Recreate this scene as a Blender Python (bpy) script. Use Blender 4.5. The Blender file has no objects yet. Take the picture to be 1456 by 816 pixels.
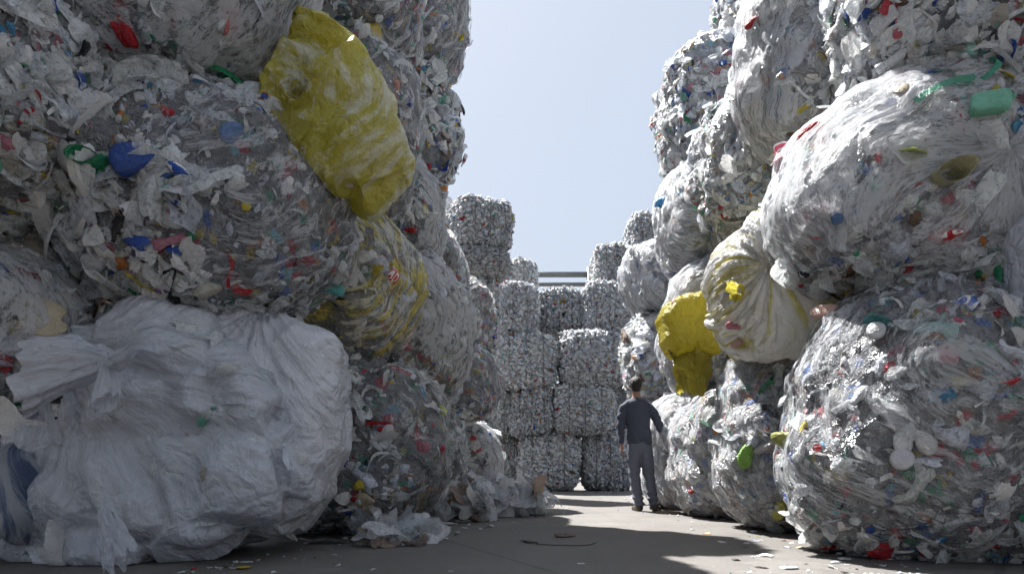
import bpy, bmesh, math, random
import numpy as np
from mathutils import Vector, Matrix
from mathutils.bvhtree import BVHTree

S = bpy.context.scene
COL = S.collection
R = math.radians

# ------------------------------------------------------------------ camera, sky, sun, exposure
FPX, CX, HY, EYE = 970.0, 728.0, 663.0, 0.60      # focal length in photo pixels, centre column, horizon row, eye height
cam_d = bpy.data.cameras.new('camera'); cam = bpy.data.objects.new('camera', cam_d); COL.objects.link(cam)
cam.location = (0, 0, EYE); cam.rotation_euler = (R(90), 0, 0)
cam_d.sensor_width = 36; cam_d.lens = 36 * FPX / 1456
cam_d.shift_y = (HY - 408) / 1456
cam_d.clip_start = 0.05; cam_d.clip_end = 3000
cam_d.dof.use_dof = True; cam_d.dof.focus_distance = 8.5; cam_d.dof.aperture_fstop = 4.0
S.camera = cam

SUN = Vector((-0.38, 0.47, 1.0)).normalized()      # direction towards the sun
elev = math.asin(SUN.z)
azim = math.atan2(SUN.x, SUN.y)
W = bpy.data.worlds.new('World'); S.world = W; W.use_nodes = True
nt = W.node_tree
bg = nt.nodes['Background']
sky = nt.nodes.new('ShaderNodeTexSky'); sky.sky_type = 'NISHITA'; sky.sun_disc = False
sky.sun_elevation = elev; sky.sun_rotation = azim
sky.air_density = 1.1; sky.dust_density = 4.0; sky.ozone_density = 3.0
hz = nt.nodes.new('ShaderNodeMix'); hz.data_type = 'RGBA'; hz.inputs[0].default_value = .8      # thin even veil of high haze over the clear sky
nt.links.new(sky.outputs[0], hz.inputs[6]); hz.inputs[7].default_value = (3.0, 3.32, 3.80, 1)
nt.links.new(hz.outputs[2], bg.inputs[0]); bg.inputs[1].default_value = 0.066
sl = bpy.data.lights.new('sun', 'SUN'); sl.energy = 5.0; sl.angle = R(0.6); sl.color = (1.0, 0.98, 0.95)
so = bpy.data.objects.new('sun', sl); COL.objects.link(so); so.rotation_euler = SUN.to_track_quat('Z', 'Y').to_euler()
S.view_settings.view_transform = 'Standard'; S.view_settings.look = 'None'
S.view_settings.gamma = 1; S.view_settings.use_curve_mapping = False
S.view_settings.exposure = 1.7
S.render.engine = 'CYCLES'
cy = S.cycles
cy.use_denoising = True; cy.use_adaptive_sampling = True; cy.adaptive_threshold = 0.02
cy.max_bounces = 6; cy.diffuse_bounces = 4; cy.glossy_bounces = 2; cy.transmission_bounces = 3
cy.transparent_max_bounces = 10; cy.caustics_reflective = False; cy.caustics_refractive = False

# ------------------------------------------------------------------ numbers
def at(px, py, D):
    """photo pixel + distance in metres -> point in the yard"""
    return np.array([(px - CX) * D / FPX, D, EYE - (py - HY) * D / FPX])

def _h(i, j, k, s):
    n = (i * 374761393 + j * 668265263 + k * 2147483647 + s * 1274126177) & 0xFFFFFFFF
    n = ((n ^ (n >> 13)) * 1274126177) & 0xFFFFFFFF
    n = ((n ^ (n >> 15)) * 2246822519) & 0xFFFFFFFF
    return ((n ^ (n >> 16)) & 0xFFFFFF) / float(0xFFFFFF)

def vn(p, s=0):
    """value noise -1..1"""
    f = np.floor(p).astype(np.int64); t = p - f; t = t * t * (3 - 2 * t)
    i, j, k = f[:, 0], f[:, 1], f[:, 2]; x, y, z = t[:, 0], t[:, 1], t[:, 2]
    r = 0
    for a in (0, 1):
        for b in (0, 1):
            for c in (0, 1):
                w = (x if a else 1 - x) * (y if b else 1 - y) * (z if c else 1 - z)
                r = r + w * _h(i + a, j + b, k + c, s)
    return r * 2 - 1

def fbm(p, s=0, o=3):
    r = 0; a = 1.0
    for k in range(o):
        r = r + a * vn(p * 2 ** k, s + k * 17); a *= .5
    return r / 1.75

def worley(p, s=0):
    f = np.floor(p).astype(np.int64)
    F1 = np.full(len(p), 9.0); F2 = np.full(len(p), 9.0)
    for a in (-1, 0, 1):
        for b in (-1, 0, 1):
            for c in (-1, 0, 1):
                i, j, k = f[:, 0] + a, f[:, 1] + b, f[:, 2] + c
                dx = i + _h(i, j, k, s) - p[:, 0]; dy = j + _h(i, j, k, s + 1) - p[:, 1]; dz = k + _h(i, j, k, s + 2) - p[:, 2]
                d = np.sqrt(dx * dx + dy * dy + dz * dz)
                F2 = np.where(d < F1, F1, np.minimum(F2, d)); F1 = np.minimum(F1, d)
    return F1, F2

def sstep(a, b, x):
    t = np.clip((x - a) / (b - a), 0, 1); return t * t * (3 - 2 * t)

def vnormals(v, t):
    n = np.zeros_like(v)
    fn = np.cross(v[t[:, 1]] - v[t[:, 0]], v[t[:, 2]] - v[t[:, 0]])
    for k in range(3):
        for c in range(3):
            n[:, c] += np.bincount(t[:, k], fn[:, c], len(v))
    return n / (np.linalg.norm(n, axis=1, keepdims=True) + 1e-12)

_cs = {}
def cubesphere(N):
    if N in _cs: return _cs[N]
    g = np.tan(np.linspace(-1, 1, N + 1) * math.pi / 4)
    a, b = np.meshgrid(g, g, indexing='ij'); a = a.ravel(); b = b.ravel(); o = np.ones_like(a)
    vs, ts = [], []
    idx = np.arange((N + 1) ** 2).reshape(N + 1, N + 1)
    q = np.stack([idx[:-1, :-1].ravel(), idx[1:, :-1].ravel(), idx[1:, 1:].ravel(), idx[:-1, 1:].ravel()], 1)
    t = np.concatenate([q[:, [0, 1, 2]], q[:, [0, 2, 3]]])
    for f, (ax, sg) in enumerate([(0, 1), (0, -1), (1, 1), (1, -1), (2, 1), (2, -1)]):
        p = np.zeros((len(a), 3)); p[:, ax] = sg; p[:, (ax + 1) % 3] = a; p[:, (ax + 2) % 3] = b
        vs.append(p); ts.append((t if sg > 0 else t[:, ::-1]) + f * len(a))
    v = np.concatenate(vs); t = np.concatenate(ts)
    key = np.round(v * 1e5).astype(np.int64)
    _, first, inv = np.unique(key, axis=0, return_index=True, return_inverse=True)
    v = v[first]; t = inv.ravel()[t]
    v = v / np.linalg.norm(v, axis=1, keepdims=True)
    _cs[N] = (v, t); return v, t

def make_mesh(name, v, t, attrs=None, smooth=True):
    me = bpy.data.meshes.new(name)
    v = np.ascontiguousarray(v, dtype=np.float32); t = np.ascontiguousarray(t, dtype=np.int32)
    me.vertices.add(len(v)); me.vertices.foreach_set('co', v.ravel())
    me.loops.add(len(t) * 3); me.loops.foreach_set('vertex_index', t.ravel())
    me.polygons.add(len(t)); me.polygons.foreach_set('loop_start', np.arange(0, len(t) * 3, 3, dtype=np.int32))
    me.update(calc_edges=True)
    for k, (typ, arr) in (attrs or {}).items():
        at_ = me.attributes.new(k, typ, 'POINT')
        at_.data.foreach_set({'FLOAT_COLOR': 'color', 'FLOAT_VECTOR': 'vector', 'FLOAT': 'value'}[typ], np.ascontiguousarray(arr, dtype=np.float32).ravel())
    if smooth: me.shade_smooth()
    return me

def link(name, me, mat, parent=None, loc=(0, 0, 0), kind=None, label=None):
    o = bpy.data.objects.new(name, me); COL.objects.link(o)
    if mat is not None and me is not None:
        me.materials.clear(); me.materials.append(mat)
    o.location = loc
    if parent is not None: o.parent = parent
    if kind: o['kind'] = kind
    if label: o['label'] = label
    return o

def thing(name, label, cat, loc, group=None):
    o = bpy.data.objects.new(name, None); COL.objects.link(o); o.empty_display_size = .2
    o.location = tuple(float(c) for c in loc); o['label'] = label; o['category'] = cat
    if group: o['group'] = group
    return o

# ------------------------------------------------------------------ materials
class NT:
    def __init__(s, name):
        s.m = bpy.data.materials.new(name); s.m.use_nodes = True; s.t = s.m.node_tree; s.t.nodes.clear()
        s.out = s.n('ShaderNodeOutputMaterial')
    def n(s, typ, **kw):
        nd = s.t.nodes.new(typ)
        for k, v in kw.items():
            if k.startswith('i_'):
                key = k[2:].replace('_', ' ')
                nd.inputs[key].default_value = v
            else: setattr(nd, k, v)
        return nd
    def l(s, a, b): s.t.links.new(a, b)
    def math(s, op, a, b=None, c=None, clamp=False):
        nd = s.n('ShaderNodeMath', operation=op, use_clamp=clamp)
        for i, x in enumerate((a, b, c)):
            if x is None: continue
            if isinstance(x, (int, float)): nd.inputs[i].default_value = x
            else: s.l(x, nd.inputs[i])
        return nd.outputs[0]
    def attr(s, name, out='Color'):
        return s.n('ShaderNodeAttribute', attribute_name=name).outputs[out]
    def coord(s, scale=(1, 1, 1), which='Object'):
        tc = s.n('ShaderNodeTexCoord'); mp = s.n('ShaderNodeMapping'); mp.inputs['Scale'].default_value = scale
        s.l(tc.outputs[which], mp.inputs[0]); return mp.outputs[0]
    def noise(s, vec, scale, detail=4, rough=.55, dist=0, out='Fac'):
        nd = s.n('ShaderNodeTexNoise'); s.l(vec, nd.inputs['Vector'])
        nd.inputs['Scale'].default_value = scale; nd.inputs['Detail'].default_value = detail
        nd.inputs['Roughness'].default_value = rough; nd.inputs['Distortion'].default_value = dist
        return nd.outputs[out]
    def vor(s, vec, scale, feature='F1', out='Distance'):
        nd = s.n('ShaderNodeTexVoronoi', feature=feature); s.l(vec, nd.inputs['Vector']); nd.inputs['Scale'].default_value = scale
        return nd.outputs[out]
    def ramp(s, fac, stops, interp='LINEAR'):
        nd = s.n('ShaderNodeValToRGB'); nd.color_ramp.interpolation = interp; cr = nd.color_ramp
        while len(cr.elements) > 1: cr.elements.remove(cr.elements[-1])
        cr.elements[0].position = stops[0][0]; cr.elements[0].color = (*stops[0][1], 1)
        for p, c in stops[1:]:
            e = cr.elements.new(p); e.color = (*c, 1)
        s.l(fac, nd.inputs[0]); return nd.outputs[0]
    def mixc(s, fac, a, b, blend='MIX'):
        nd = s.n('ShaderNodeMix', data_type='RGBA', blend_type=blend)
        for i, x in ((0, fac), (6, a), (7, b)):
            if isinstance(x, (int, float)): nd.inputs[i].default_value = x
            elif isinstance(x, tuple): nd.inputs[i].default_value = (*x, 1)
            else: s.l(x, nd.inputs[i])
        return nd.outputs[2]
    def bump(s, h, strength=.5, dist=.01, normal=None):
        nd = s.n('ShaderNodeBump'); nd.inputs['Strength'].default_value = strength; nd.inputs['Distance'].default_value = dist
        s.l(h, nd.inputs['Height'])
        if normal is not None: s.l(normal, nd.inputs['Normal'])
        return nd.outputs[0]
    def plastic(s, col, normal=None, rough=.35, trans=.25, alpha=None, spec=.5, coat=0):
        """thin plastic: glossy skin + light through it (+ see-through share)"""
        p = s.n('ShaderNodeBsdfPrincipled'); p.inputs['Specular IOR Level'].default_value = spec
        if isinstance(rough, (int, float)): p.inputs['Roughness'].default_value = rough
        else: s.l(rough, p.inputs['Roughness'])
        p.inputs['Coat Weight'].default_value = coat
        if isinstance(col, tuple): p.inputs['Base Color'].default_value = (*col, 1)
        else: s.l(col, p.inputs['Base Color'])
        if normal is not None: s.l(normal, p.inputs['Normal'])
        sh = p.outputs[0]
        if trans > 0:
            tr = s.n('ShaderNodeBsdfTranslucent')
            if isinstance(col, tuple): tr.inputs[0].default_value = (*col, 1)
            else: s.l(col, tr.inputs[0])
            if normal is not None: s.l(normal, tr.inputs['Normal'])
            mx = s.n('ShaderNodeMixShader'); mx.inputs[0].default_value = trans
            s.l(sh, mx.inputs[1]); s.l(tr.outputs[0], mx.inputs[2]); sh = mx.outputs[0]
        if alpha is not None:
            tp = s.n('ShaderNodeBsdfTransparent'); mx = s.n('ShaderNodeMixShader')
            if isinstance(alpha, (int, float)): mx.inputs[0].default_value = alpha
            else: s.l(alpha, mx.inputs[0])
            s.l(tp.outputs[0], mx.inputs[1]); s.l(sh, mx.inputs[2]); sh = mx.outputs[0]
        s.l(sh, s.out.inputs[0]); return s.m

def m_simple(name, col, rough=.6, bs=40, bstr=.3, bd=.004, trans=0, var=.15, spec=.5, metallic=0):
    k = NT(name); v = k.coord(); n = k.noise(v, bs, 5)
    c = k.mixc(k.noise(v, bs * .2, 4), tuple(x * (1 - var) for x in col), tuple(min(1, x * (1 + var)) for x in col))
    m = k.plastic(c, k.bump(n, bstr, bd), rough, trans, spec=spec)
    for nd in m.node_tree.nodes:
        if nd.type == 'BSDF_PRINCIPLED': nd.inputs['Metallic'].default_value = metallic
    return m

def m_scrap(name='loose_plastic', trans=.34, wrinkle=24):
    k = NT(name); v = k.coord(); a = k.n('ShaderNodeAttribute', attribute_name='col')
    w = k.math('ABSOLUTE', k.math('SUBTRACT', k.noise(v, wrinkle * .55, 3, .6, .9), .5))
    w2 = k.math('ABSOLUTE', k.math('SUBTRACT', k.noise(v, wrinkle * 1.4, 3, .6, .6), .5))
    h = k.math('SUBTRACT', 1.0, k.math('ADD', k.math('MULTIPLY', w, 2.2), w2))
    col = k.mixc(k.math('MULTIPLY', k.noise(v, 9, 4), .32), a.outputs['Color'], (.42, .41, .40), 'MULTIPLY')
    rg = k.math('MULTIPLY_ADD', k.noise(v, 7, 2), .30, .06)
    al = k.math('ADD', a.outputs['Alpha'], k.math('MULTIPLY_ADD', h, 1.5, -1.02), clamp=True)
    al = k.math('MAXIMUM', al, k.math('GREATER_THAN', a.outputs['Alpha'], .93))
    return k.plastic(col, k.bump(h, .8, .022), rg, trans, alpha=al, spec=.7)

def m_core(name, scale=11, dark=.55):
    k = NT(name); v = k.coord()
    wv = k.n('ShaderNodeVectorMath', operation='MULTIPLY_ADD'); k.l(k.noise(v, 6, 3, out='Color'), wv.inputs[0])
    wv.inputs[1].default_value = (.16, .16, .16); k.l(v, wv.inputs[2])
    c = k.n('ShaderNodeTexVoronoi'); k.l(wv.outputs[0], c.inputs['Vector']); c.inputs['Scale'].default_value = scale
    sep = k.n('ShaderNodeSeparateColor'); k.l(c.outputs['Color'], sep.inputs[0])
    d = dark
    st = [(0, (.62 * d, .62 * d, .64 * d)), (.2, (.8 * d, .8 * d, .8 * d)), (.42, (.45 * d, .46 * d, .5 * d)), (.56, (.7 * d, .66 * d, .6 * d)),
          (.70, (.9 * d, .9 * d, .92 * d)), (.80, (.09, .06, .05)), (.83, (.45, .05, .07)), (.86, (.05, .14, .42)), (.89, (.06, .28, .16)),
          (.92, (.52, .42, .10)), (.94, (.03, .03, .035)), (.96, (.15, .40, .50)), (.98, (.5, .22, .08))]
    col = k.ramp(sep.outputs[0], st, 'CONSTANT')
    w1 = k.math('ABSOLUTE', k.math('SUBTRACT', k.noise(v, scale * .7, 3, .6, 1.2), .5)); w2 = k.math('ABSOLUTE', k.math('SUBTRACT', k.noise(v, scale * 2.2, 3, .6, .9), .5))
    col = k.mixc(k.math('MULTIPLY', k.noise(v, scale * 1.3, 5, .7, 2), .8), col, (.7 * d, .74 * d, .82 * d))
    h = k.math('SUBTRACT', k.math('MULTIPLY', c.outputs['Distance'], -.6), k.math('ADD', k.math('MULTIPLY', w1, 3.0), k.math('MULTIPLY', w2, 1.4)))
    return k.plastic(col, k.bump(h, 1.0, .05), .18, 0, spec=.8)

def m_film(name, c1, c2=None, two=.5, cover=.5, wid=3.0, rough=.32, trans=.3, alpha_lo=.12, alpha_hi=.92, bstr=.6, bd=.012, crisp=(.43, .63), crk=0, det=6):
    """stretched wrapping film: streaks run along the wrap (attribute suv), thin and clear between them (attribute cov says how much is left)"""
    k = NT(name); v = k.attr('suv', 'Vector')
    f1 = k.noise(v, wid, det, .6, .5); f2 = k.noise(v, wid * 4.2, det - 1, .62, .4); f3_ = k.noise(k.attr('suv', 'Vector'), wid * 1.6, 3, .5, 1.5)
    cov = k.attr('cov', 'Fac')
    rid = k.math('SUBTRACT', 1.0, k.math('MULTIPLY', k.math('ABSOLUTE', k.math('SUBTRACT', f2, .5)), 5.0, clamp=True))
    s_ = k.math('ADD', k.math('ADD', k.math('MULTIPLY', f1, .62), k.math('MULTIPLY', rid, .16)), k.math('MULTIPLY', f3_, .30))
    t_ = k.math('ADD', s_, k.math('MULTIPLY_ADD', cov, .5, -.5 + (cover - .5) * .35))
    mr = k.n('ShaderNodeMapRange', interpolation_type='SMOOTHSTEP'); k.l(t_, mr.inputs[0])
    mr.inputs[1].default_value = crisp[0]; mr.inputs[2].default_value = crisp[1]; mr.inputs[3].default_value = alpha_lo; mr.inputs[4].default_value = alpha_hi
    mr2 = k.n('ShaderNodeMapRange', interpolation_type='SMOOTHSTEP'); k.l(cov, mr2.inputs[0])
    mr2.inputs[1].default_value = .18; mr2.inputs[2].default_value = .30
    al = k.math('MULTIPLY', mr.outputs[0], mr2.outputs[0])
    col = k.mixc(k.noise(v, wid * .8, 4), c1, tuple(x * .84 for x in c1))
    if c2:
        f3 = k.n('ShaderNodeMapRange', interpolation_type='SMOOTHSTEP'); k.l(k.noise(v, wid * .55, 7, .68, .3), f3.inputs[0])
        f3.inputs[1].default_value = two - .06; f3.inputs[2].default_value = two + .06
        col = k.mixc(f3.outputs[0], col, c2)
    f2 = k.math('ADD', rid, f1)
    h = k.math('ADD', k.math('MULTIPLY', f2, 1.0), k.math('MULTIPLY', k.noise(v, wid * 9, 4, .6), .5 if det > 4 else .15))
    if det == 3: h = k.math('ADD', k.math('MULTIPLY', f1, 2.2), k.math('MULTIPLY', rid, .22))
    if crk:
        ob = k.coord()
        r1 = k.math('ABSOLUTE', k.math('SUBTRACT', k.noise(ob, 3.2, 2, .5, .8), .5)); r2 = k.math('ABSOLUTE', k.math('SUBTRACT', k.noise(ob, 9, 2, .5, .8), .5)); r3 = k.math('ABSOLUTE', k.math('SUBTRACT', k.noise(ob, 26, 2, .5, .5), .5))
        r_ = k.math('ADD', k.math('ADD', k.math('MULTIPLY', r1, 3.2), k.math('MULTIPLY', r2, 1.5)), k.math('MULTIPLY', r3, .55))
        n1 = k.bump(h, bstr, bd); return k.plastic(col, k.bump(r_, .8, crk, n1), rough, trans, alpha=al, spec=.75)
    return k.plastic(col, k.bump(h, bstr, bd), rough, trans, alpha=al, spec=.65)

M = {}
M['scrap'] = m_scrap()
M['scrap_fine'] = m_scrap('loose_plastic_far', .2, 60)
for nd in M['scrap_fine'].node_tree.nodes:
    if nd.type == 'BSDF_PRINCIPLED': nd.inputs['Specular IOR Level'].default_value = .25
    if nd.type == 'MATH' and nd.operation == 'MULTIPLY_ADD' and abs(nd.inputs[2].default_value - .06) < .001: nd.inputs[2].default_value = .4
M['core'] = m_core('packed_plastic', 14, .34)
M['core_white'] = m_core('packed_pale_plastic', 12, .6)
M['core_far'] = m_core('pressed_plastic', 22, .8)
M['film'] = m_film('clear_stretch_film', (.80, .81, .84), cover=.20, alpha_lo=.0, alpha_hi=.80, wid=5.5, trans=.45, rough=.2)
M['film_heavy'] = m_film('cloudy_stretch_film', (.82, .83, .86), cover=.52, alpha_lo=.02, alpha_hi=.88, wid=5.0, trans=.45, rough=.2)
M['film_yellow'] = m_film('yellow_streaked_film', (.80, .79, .74), (.66, .55, .09), two=.50, cover=.4, alpha_lo=.05, alpha_hi=.85, wid=4.5, rough=.22)
M['film_grey'] = m_film('dull_stretch_film', (.62, .64, .68), cover=.25, alpha_lo=.0, alpha_hi=.7, rough=.2)
M['bag_white'] = m_film('white_bag_film', (.76, .79, .87), cover=.35, wid=2.4, rough=.2, trans=.3, alpha_lo=.70, alpha_hi=.95, bstr=.6, bd=.02, crk=.028, det=3, crisp=(.3, .7))
M['bag_back'] = m_film('white_bag_film_smooth', (.76, .78, .85), cover=3, wid=2.4, rough=.22, trans=.22, alpha_lo=1, alpha_hi=1, bstr=.6, bd=.02, crk=.024, det=3)
M['bag_blue'] = m_film('blue_bag_film', (.09, .13, .24), (.42, .45, .50), two=.48, cover=3, rough=.35, trans=.15, alpha_lo=.85, alpha_hi=.95)
M['bag_yellow'] = m_film('yellow_bag_film', (.62, .55, .09), (.80, .79, .66), two=.53, cover=3, wid=2.2, rough=.2, trans=.45, alpha_lo=.96, alpha_hi=1, bd=.014, crk=.035, det=4, crisp=(.3, .7))
M['bag_olive'] = m_film('thin_yellow_bag_film', (.58, .51, .08), cover=3, wid=2.0, rough=.2, trans=.5, alpha_lo=.82, alpha_hi=1, crk=.05, det=4)
M['bag_tied'] = m_film('white_and_yellow_bag_film', (.84, .84, .86), (.60, .54, .16), two=.548, cover=3, wid=1.8, rough=.22, trans=.35, alpha_lo=.9, alpha_hi=1, bd=.012, crk=.03, det=4)
M['wire'] = m_simple('baling_wire', (.16, .15, .14), .5, metallic=.8)
M['steel'] = m_simple('grey_steel_beam', (.16, .165, .17), .5, 8, .2)

# ------------------------------------------------------------------ loose plastic pieces: shapes
rs = np.random.RandomState
def ico(sub):
    bm = bmesh.new(); bmesh.ops.create_icosphere(bm, subdivisions=sub, radius=1)
    v = np.array([x.co[:] for x in bm.verts]); t = np.array([[q.index for q in f.verts] for f in bm.faces]); bm.free(); return v, t

def folds(p, r, K, amp):
    h = np.zeros(len(p))
    for _ in range(K):
        d = r.normal(size=3); d /= np.linalg.norm(d)
        h += amp * r.uniform(.4, 1) * np.abs(p @ d - r.uniform(-.7, .7)) * r.choice([-1, 1])
    return h - h.mean()

def t_puff(r, sub):
    v, t = ico(sub); v0 = v.copy(); h = folds(v0, r, 10, .36) + folds(v0 + r.normal(size=3) * .2, r, 20, .22)
    v = v0 * (1 + np.clip(h, -.6, .7))[:, None]
    v += np.stack([folds(v0, r, 6, .16) for _ in range(3)], 1)
    v = v * np.array([r.uniform(.8, 1.3), r.uniform(.5, .9), r.uniform(.35, .6)])
    return v * .5, t, np.zeros(len(v))

def grid(n, m):
    a, b = np.meshgrid(np.linspace(-1, 1, n), np.linspace(-1, 1, m), indexing='ij')
    v = np.stack([a.ravel(), b.ravel(), np.zeros(n * m)], 1)
    idx = np.arange(n * m).reshape(n, m)
    q = np.stack([idx[:-1, :-1].ravel(), idx[1:, :-1].ravel(), idx[1:, 1:].ravel(), idx[:-1, 1:].ravel()], 1)
    return v, np.concatenate([q[:, [0, 1, 2]], q[:, [0, 2, 3]]])

def t_sheet(r, n):
    v, t = grid(n, n); gx, gy = v[:, 0].copy(), v[:, 1].copy()
    v[:, 0] = gx * np.sqrt(1 - gy * gy / 2) * 1.12; v[:, 1] = gy * np.sqrt(1 - gx * gx / 2) * 1.12; p = v.copy(); p[:, 2] = 0
    rad = np.linalg.norm(v[:, :2], axis=1); k = r.uniform(.2, .7)
    f = 1 - k * (rad > .01) * np.maximum(0, rad - .8)
    z = folds(p, r, 9, .30) + folds(p, r, 14, .14) + .15 * vn(v * 2.2 + r.uniform(0, 50, 3), r.randint(999))
    w = np.stack([folds(p, r, 8, .18), folds(p, r, 8, .18)], 1)
    v[:, :2] = v[:, :2] * f[:, None] + w
    v[:, 2] = z - .32 * (v[:, 0] ** 2 + v[:, 1] ** 2) * r.uniform(.3, 1.2)
    v[:, 1] *= r.uniform(.45, 1)
    return v * .5, t, np.zeros(len(v))

def t_drape(r, n):
    v, t = grid(n, n); x, y = v[:, 0].copy(), v[:, 1].copy()
    pl = np.stack([y * 1.4 + .25 * np.sin(x * 2 + r.uniform(0, 6)), x * .25, np.zeros(len(x))], 1)
    z = folds(pl, r, 12, .16) + .25 * folds(v, r, 6, .2)
    w = (.34 + .22 * np.abs(x) ** 1.3) * np.sqrt(1.02 - .75 * np.abs(x) ** 5) + .08 * vn(np.stack([x * 3, y * 0 + 1, y * 0], 1) + r.uniform(0, 50, 3), 5)
    v = np.stack([x * (1 + .12 * vn(np.stack([y * 4, x * 0, x * 0], 1) + r.uniform(0, 50, 3), 3)), y * w + .25 * np.sin(x * 1.8 + r.uniform(0, 6)) * r.uniform(0, 1), z - .22 * x * x], 1)
    return v * .8, t, np.zeros(len(v))

def lathe(prof, seg, rings=0):
    if rings:
        P = np.array(prof); d = np.concatenate([[0], np.cumsum(np.hypot(*np.diff(P, axis=0).T))]); u = np.unique(np.concatenate([d, np.linspace(0, d[-1], rings)]))
        prof = list(zip(np.interp(u, d, P[:, 0]), np.interp(u, d, P[:, 1])))
    n = len(prof); a = np.linspace(0, 2 * math.pi, seg, endpoint=False)
    v = np.array([[p[0] * math.cos(x), p[0] * math.sin(x), p[1]] for p in prof for x in a])
    t = []
    for i in range(n - 1):
        for j in range(seg):
            A, B, C, D_ = i * seg + j, i * seg + (j + 1) % seg, (i + 1) * seg + (j + 1) % seg, (i + 1) * seg + j
            t += [[A, B, C], [A, C, D_]]
    return v, np.array(t)

BOT = [(.001, -.5), (.13, -.5), (.155, -.47), (.16, -.3), (.145, -.24), (.16, -.18), (.16, .05), (.155, .12), (.12, .24), (.06, .33), (.05, .36), (.065, .361), (.065, .43), (.001, .43)]
def t_bottle(r, seg, crush=1.0):
    v, t = lathe(BOT, seg, 22 if seg > 8 else 0); m = (v[:, 2] > .355).astype(float)
    if r.rand() < .5: m = np.maximum(m, ((v[:, 2] > -.2) & (v[:, 2] < .08)).astype(float))
    body = v[:, 2] < .3
    h = (folds(v * 2, r, 6, .2) + folds(v * 2.5, r, 14, .12)) * crush
    v[body, :2] *= (1 + np.clip(h[body], -.5, .35))[:, None]
    v[:, 1] *= r.uniform(.4, 1) if crush > .5 else 1
    v[:, 0] += .12 * crush * np.sin(v[:, 2] * 4 + r.uniform(0, 6)) * r.uniform(0, 1)
    v = v[:, [2, 0, 1]] * 1.0
    return v, t, m

def t_cap(r, seg):
    v, t = lathe([(.001, .16), (.42, .16), (.5, .11), (.5, -.16), (.42, -.16), (.4, .05), (.001, .05)], seg)
    return v, t, np.zeros(len(v))

def t_cup(r, seg):
    v, t = lathe([(.001, -.5), (.30, -.5), (.33, -.47), (.45, .48), (.49, .5), (.45, .47), (.30, -.44), (.001, -.44)], seg, 30 if seg > 8 else 0)
    v = v * (1 + np.clip(folds(v * 1.5, r, 12, .3), -.55, .4) + folds(v * 2, r, 16, .1))[:, None] + np.stack([folds(v * 2, r, 10, .06) for _ in range(3)], 1); v[:, 1] *= r.uniform(.3, .8)
    return v, t, np.zeros(len(v))

def t_strip(r, n):
    v, t = grid(n, 3); x = v[:, 0].copy()
    a = x * r.uniform(1, 3.0)
    v = np.stack([x * .6, v[:, 1] * .06 + .22 * np.sin(a + r.uniform(0, 6)), .15 * np.cos(a * 1.3) + v[:, 1] * .03 * np.sin(a * 2)], 1)
    return v, t, np.zeros(len(v))

def tset(seed, lvl):
    r = rs(seed); sub = {0: 2, 1: 3, 2: 4}[lvl]; n = {0: 4, 1: 8, 2: 13}[lvl]; sg = {0: 6, 1: 10, 2: 16}[lvl]
    T = [(.035, [t_puff(r, sub) for _ in range(12)]), (.25, [t_drape(r, n + (3 if lvl else 1)) for _ in range(10)]), (.46, [t_sheet(r, n) for _ in range(10)]), (.07, [t_bottle(r, sg, 1.5) for _ in range(7)]),
         (.025, [t_cap(r, sg)]), (.012, [t_cup(r, sg) for _ in range(5)]), (.055, [t_strip(r, n + 4) for _ in range(4)])]
    return T
TS = {k: tset(100 + k, k) for k in (0, 1, 2)}
TINY = [(.5, [t_sheet(rs(900 + k), 3) for k in range(8)]), (.5, [t_puff(rs(950 + k), 1) for k in range(8)])]

WH = [(10, (.83, .85, .90), 1), (14, (.78, .81, .88), .72), (10, (.69, .73, .82), .62), (1.5, (.74, .73, .71), .9), (17, (.80, .82, .85), .45), (16, (.70, .74, .80), .32), (5, (.52, .48, .42), 1)]
CO = [(1.5, (.60, .03, .05), .9), (1.9, (.04, .13, .55), .85), (1.6, (.12, .42, .74), .7), (1.5, (.04, .38, .17), .8), (1.3, (.25, .60, .48), .65), (1.2, (.70, .56, .07), 1),
      (1.1, (.72, .26, .05), 1), (1.0, (.72, .30, .40), 1), (1.4, (.03, .03, .035), 1), (1.2, (.20, .12, .07), 1), (.6, (.30, .12, .40), 1)]
def palette(colour=1.0, clear=1.0, yellow=0):
    P = [(w * (clear if a < .6 else 1), tuple(min(.88, q * 1.07) for q in c), a) for w, c, a in WH] + [(w * colour * 1.5, tuple(q * .85 for q in c), a) for w, c, a in CO]
    if yellow: P += [(yellow, (.66, .56, .12), .8), (yellow * .6, (.60, .48, .05), 1)]
    return P

def frames(n, r, tilt):
    z = n + r.normal(size=n.shape) * tilt; z /= np.linalg.norm(z, axis=1, keepdims=True)
    a = r.normal(size=n.shape); x = np.cross(a, z); x /= np.linalg.norm(x, axis=1, keepdims=True) + 1e-9
    return np.stack([x, np.cross(z, x), z], 1)      # rows are axes

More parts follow.
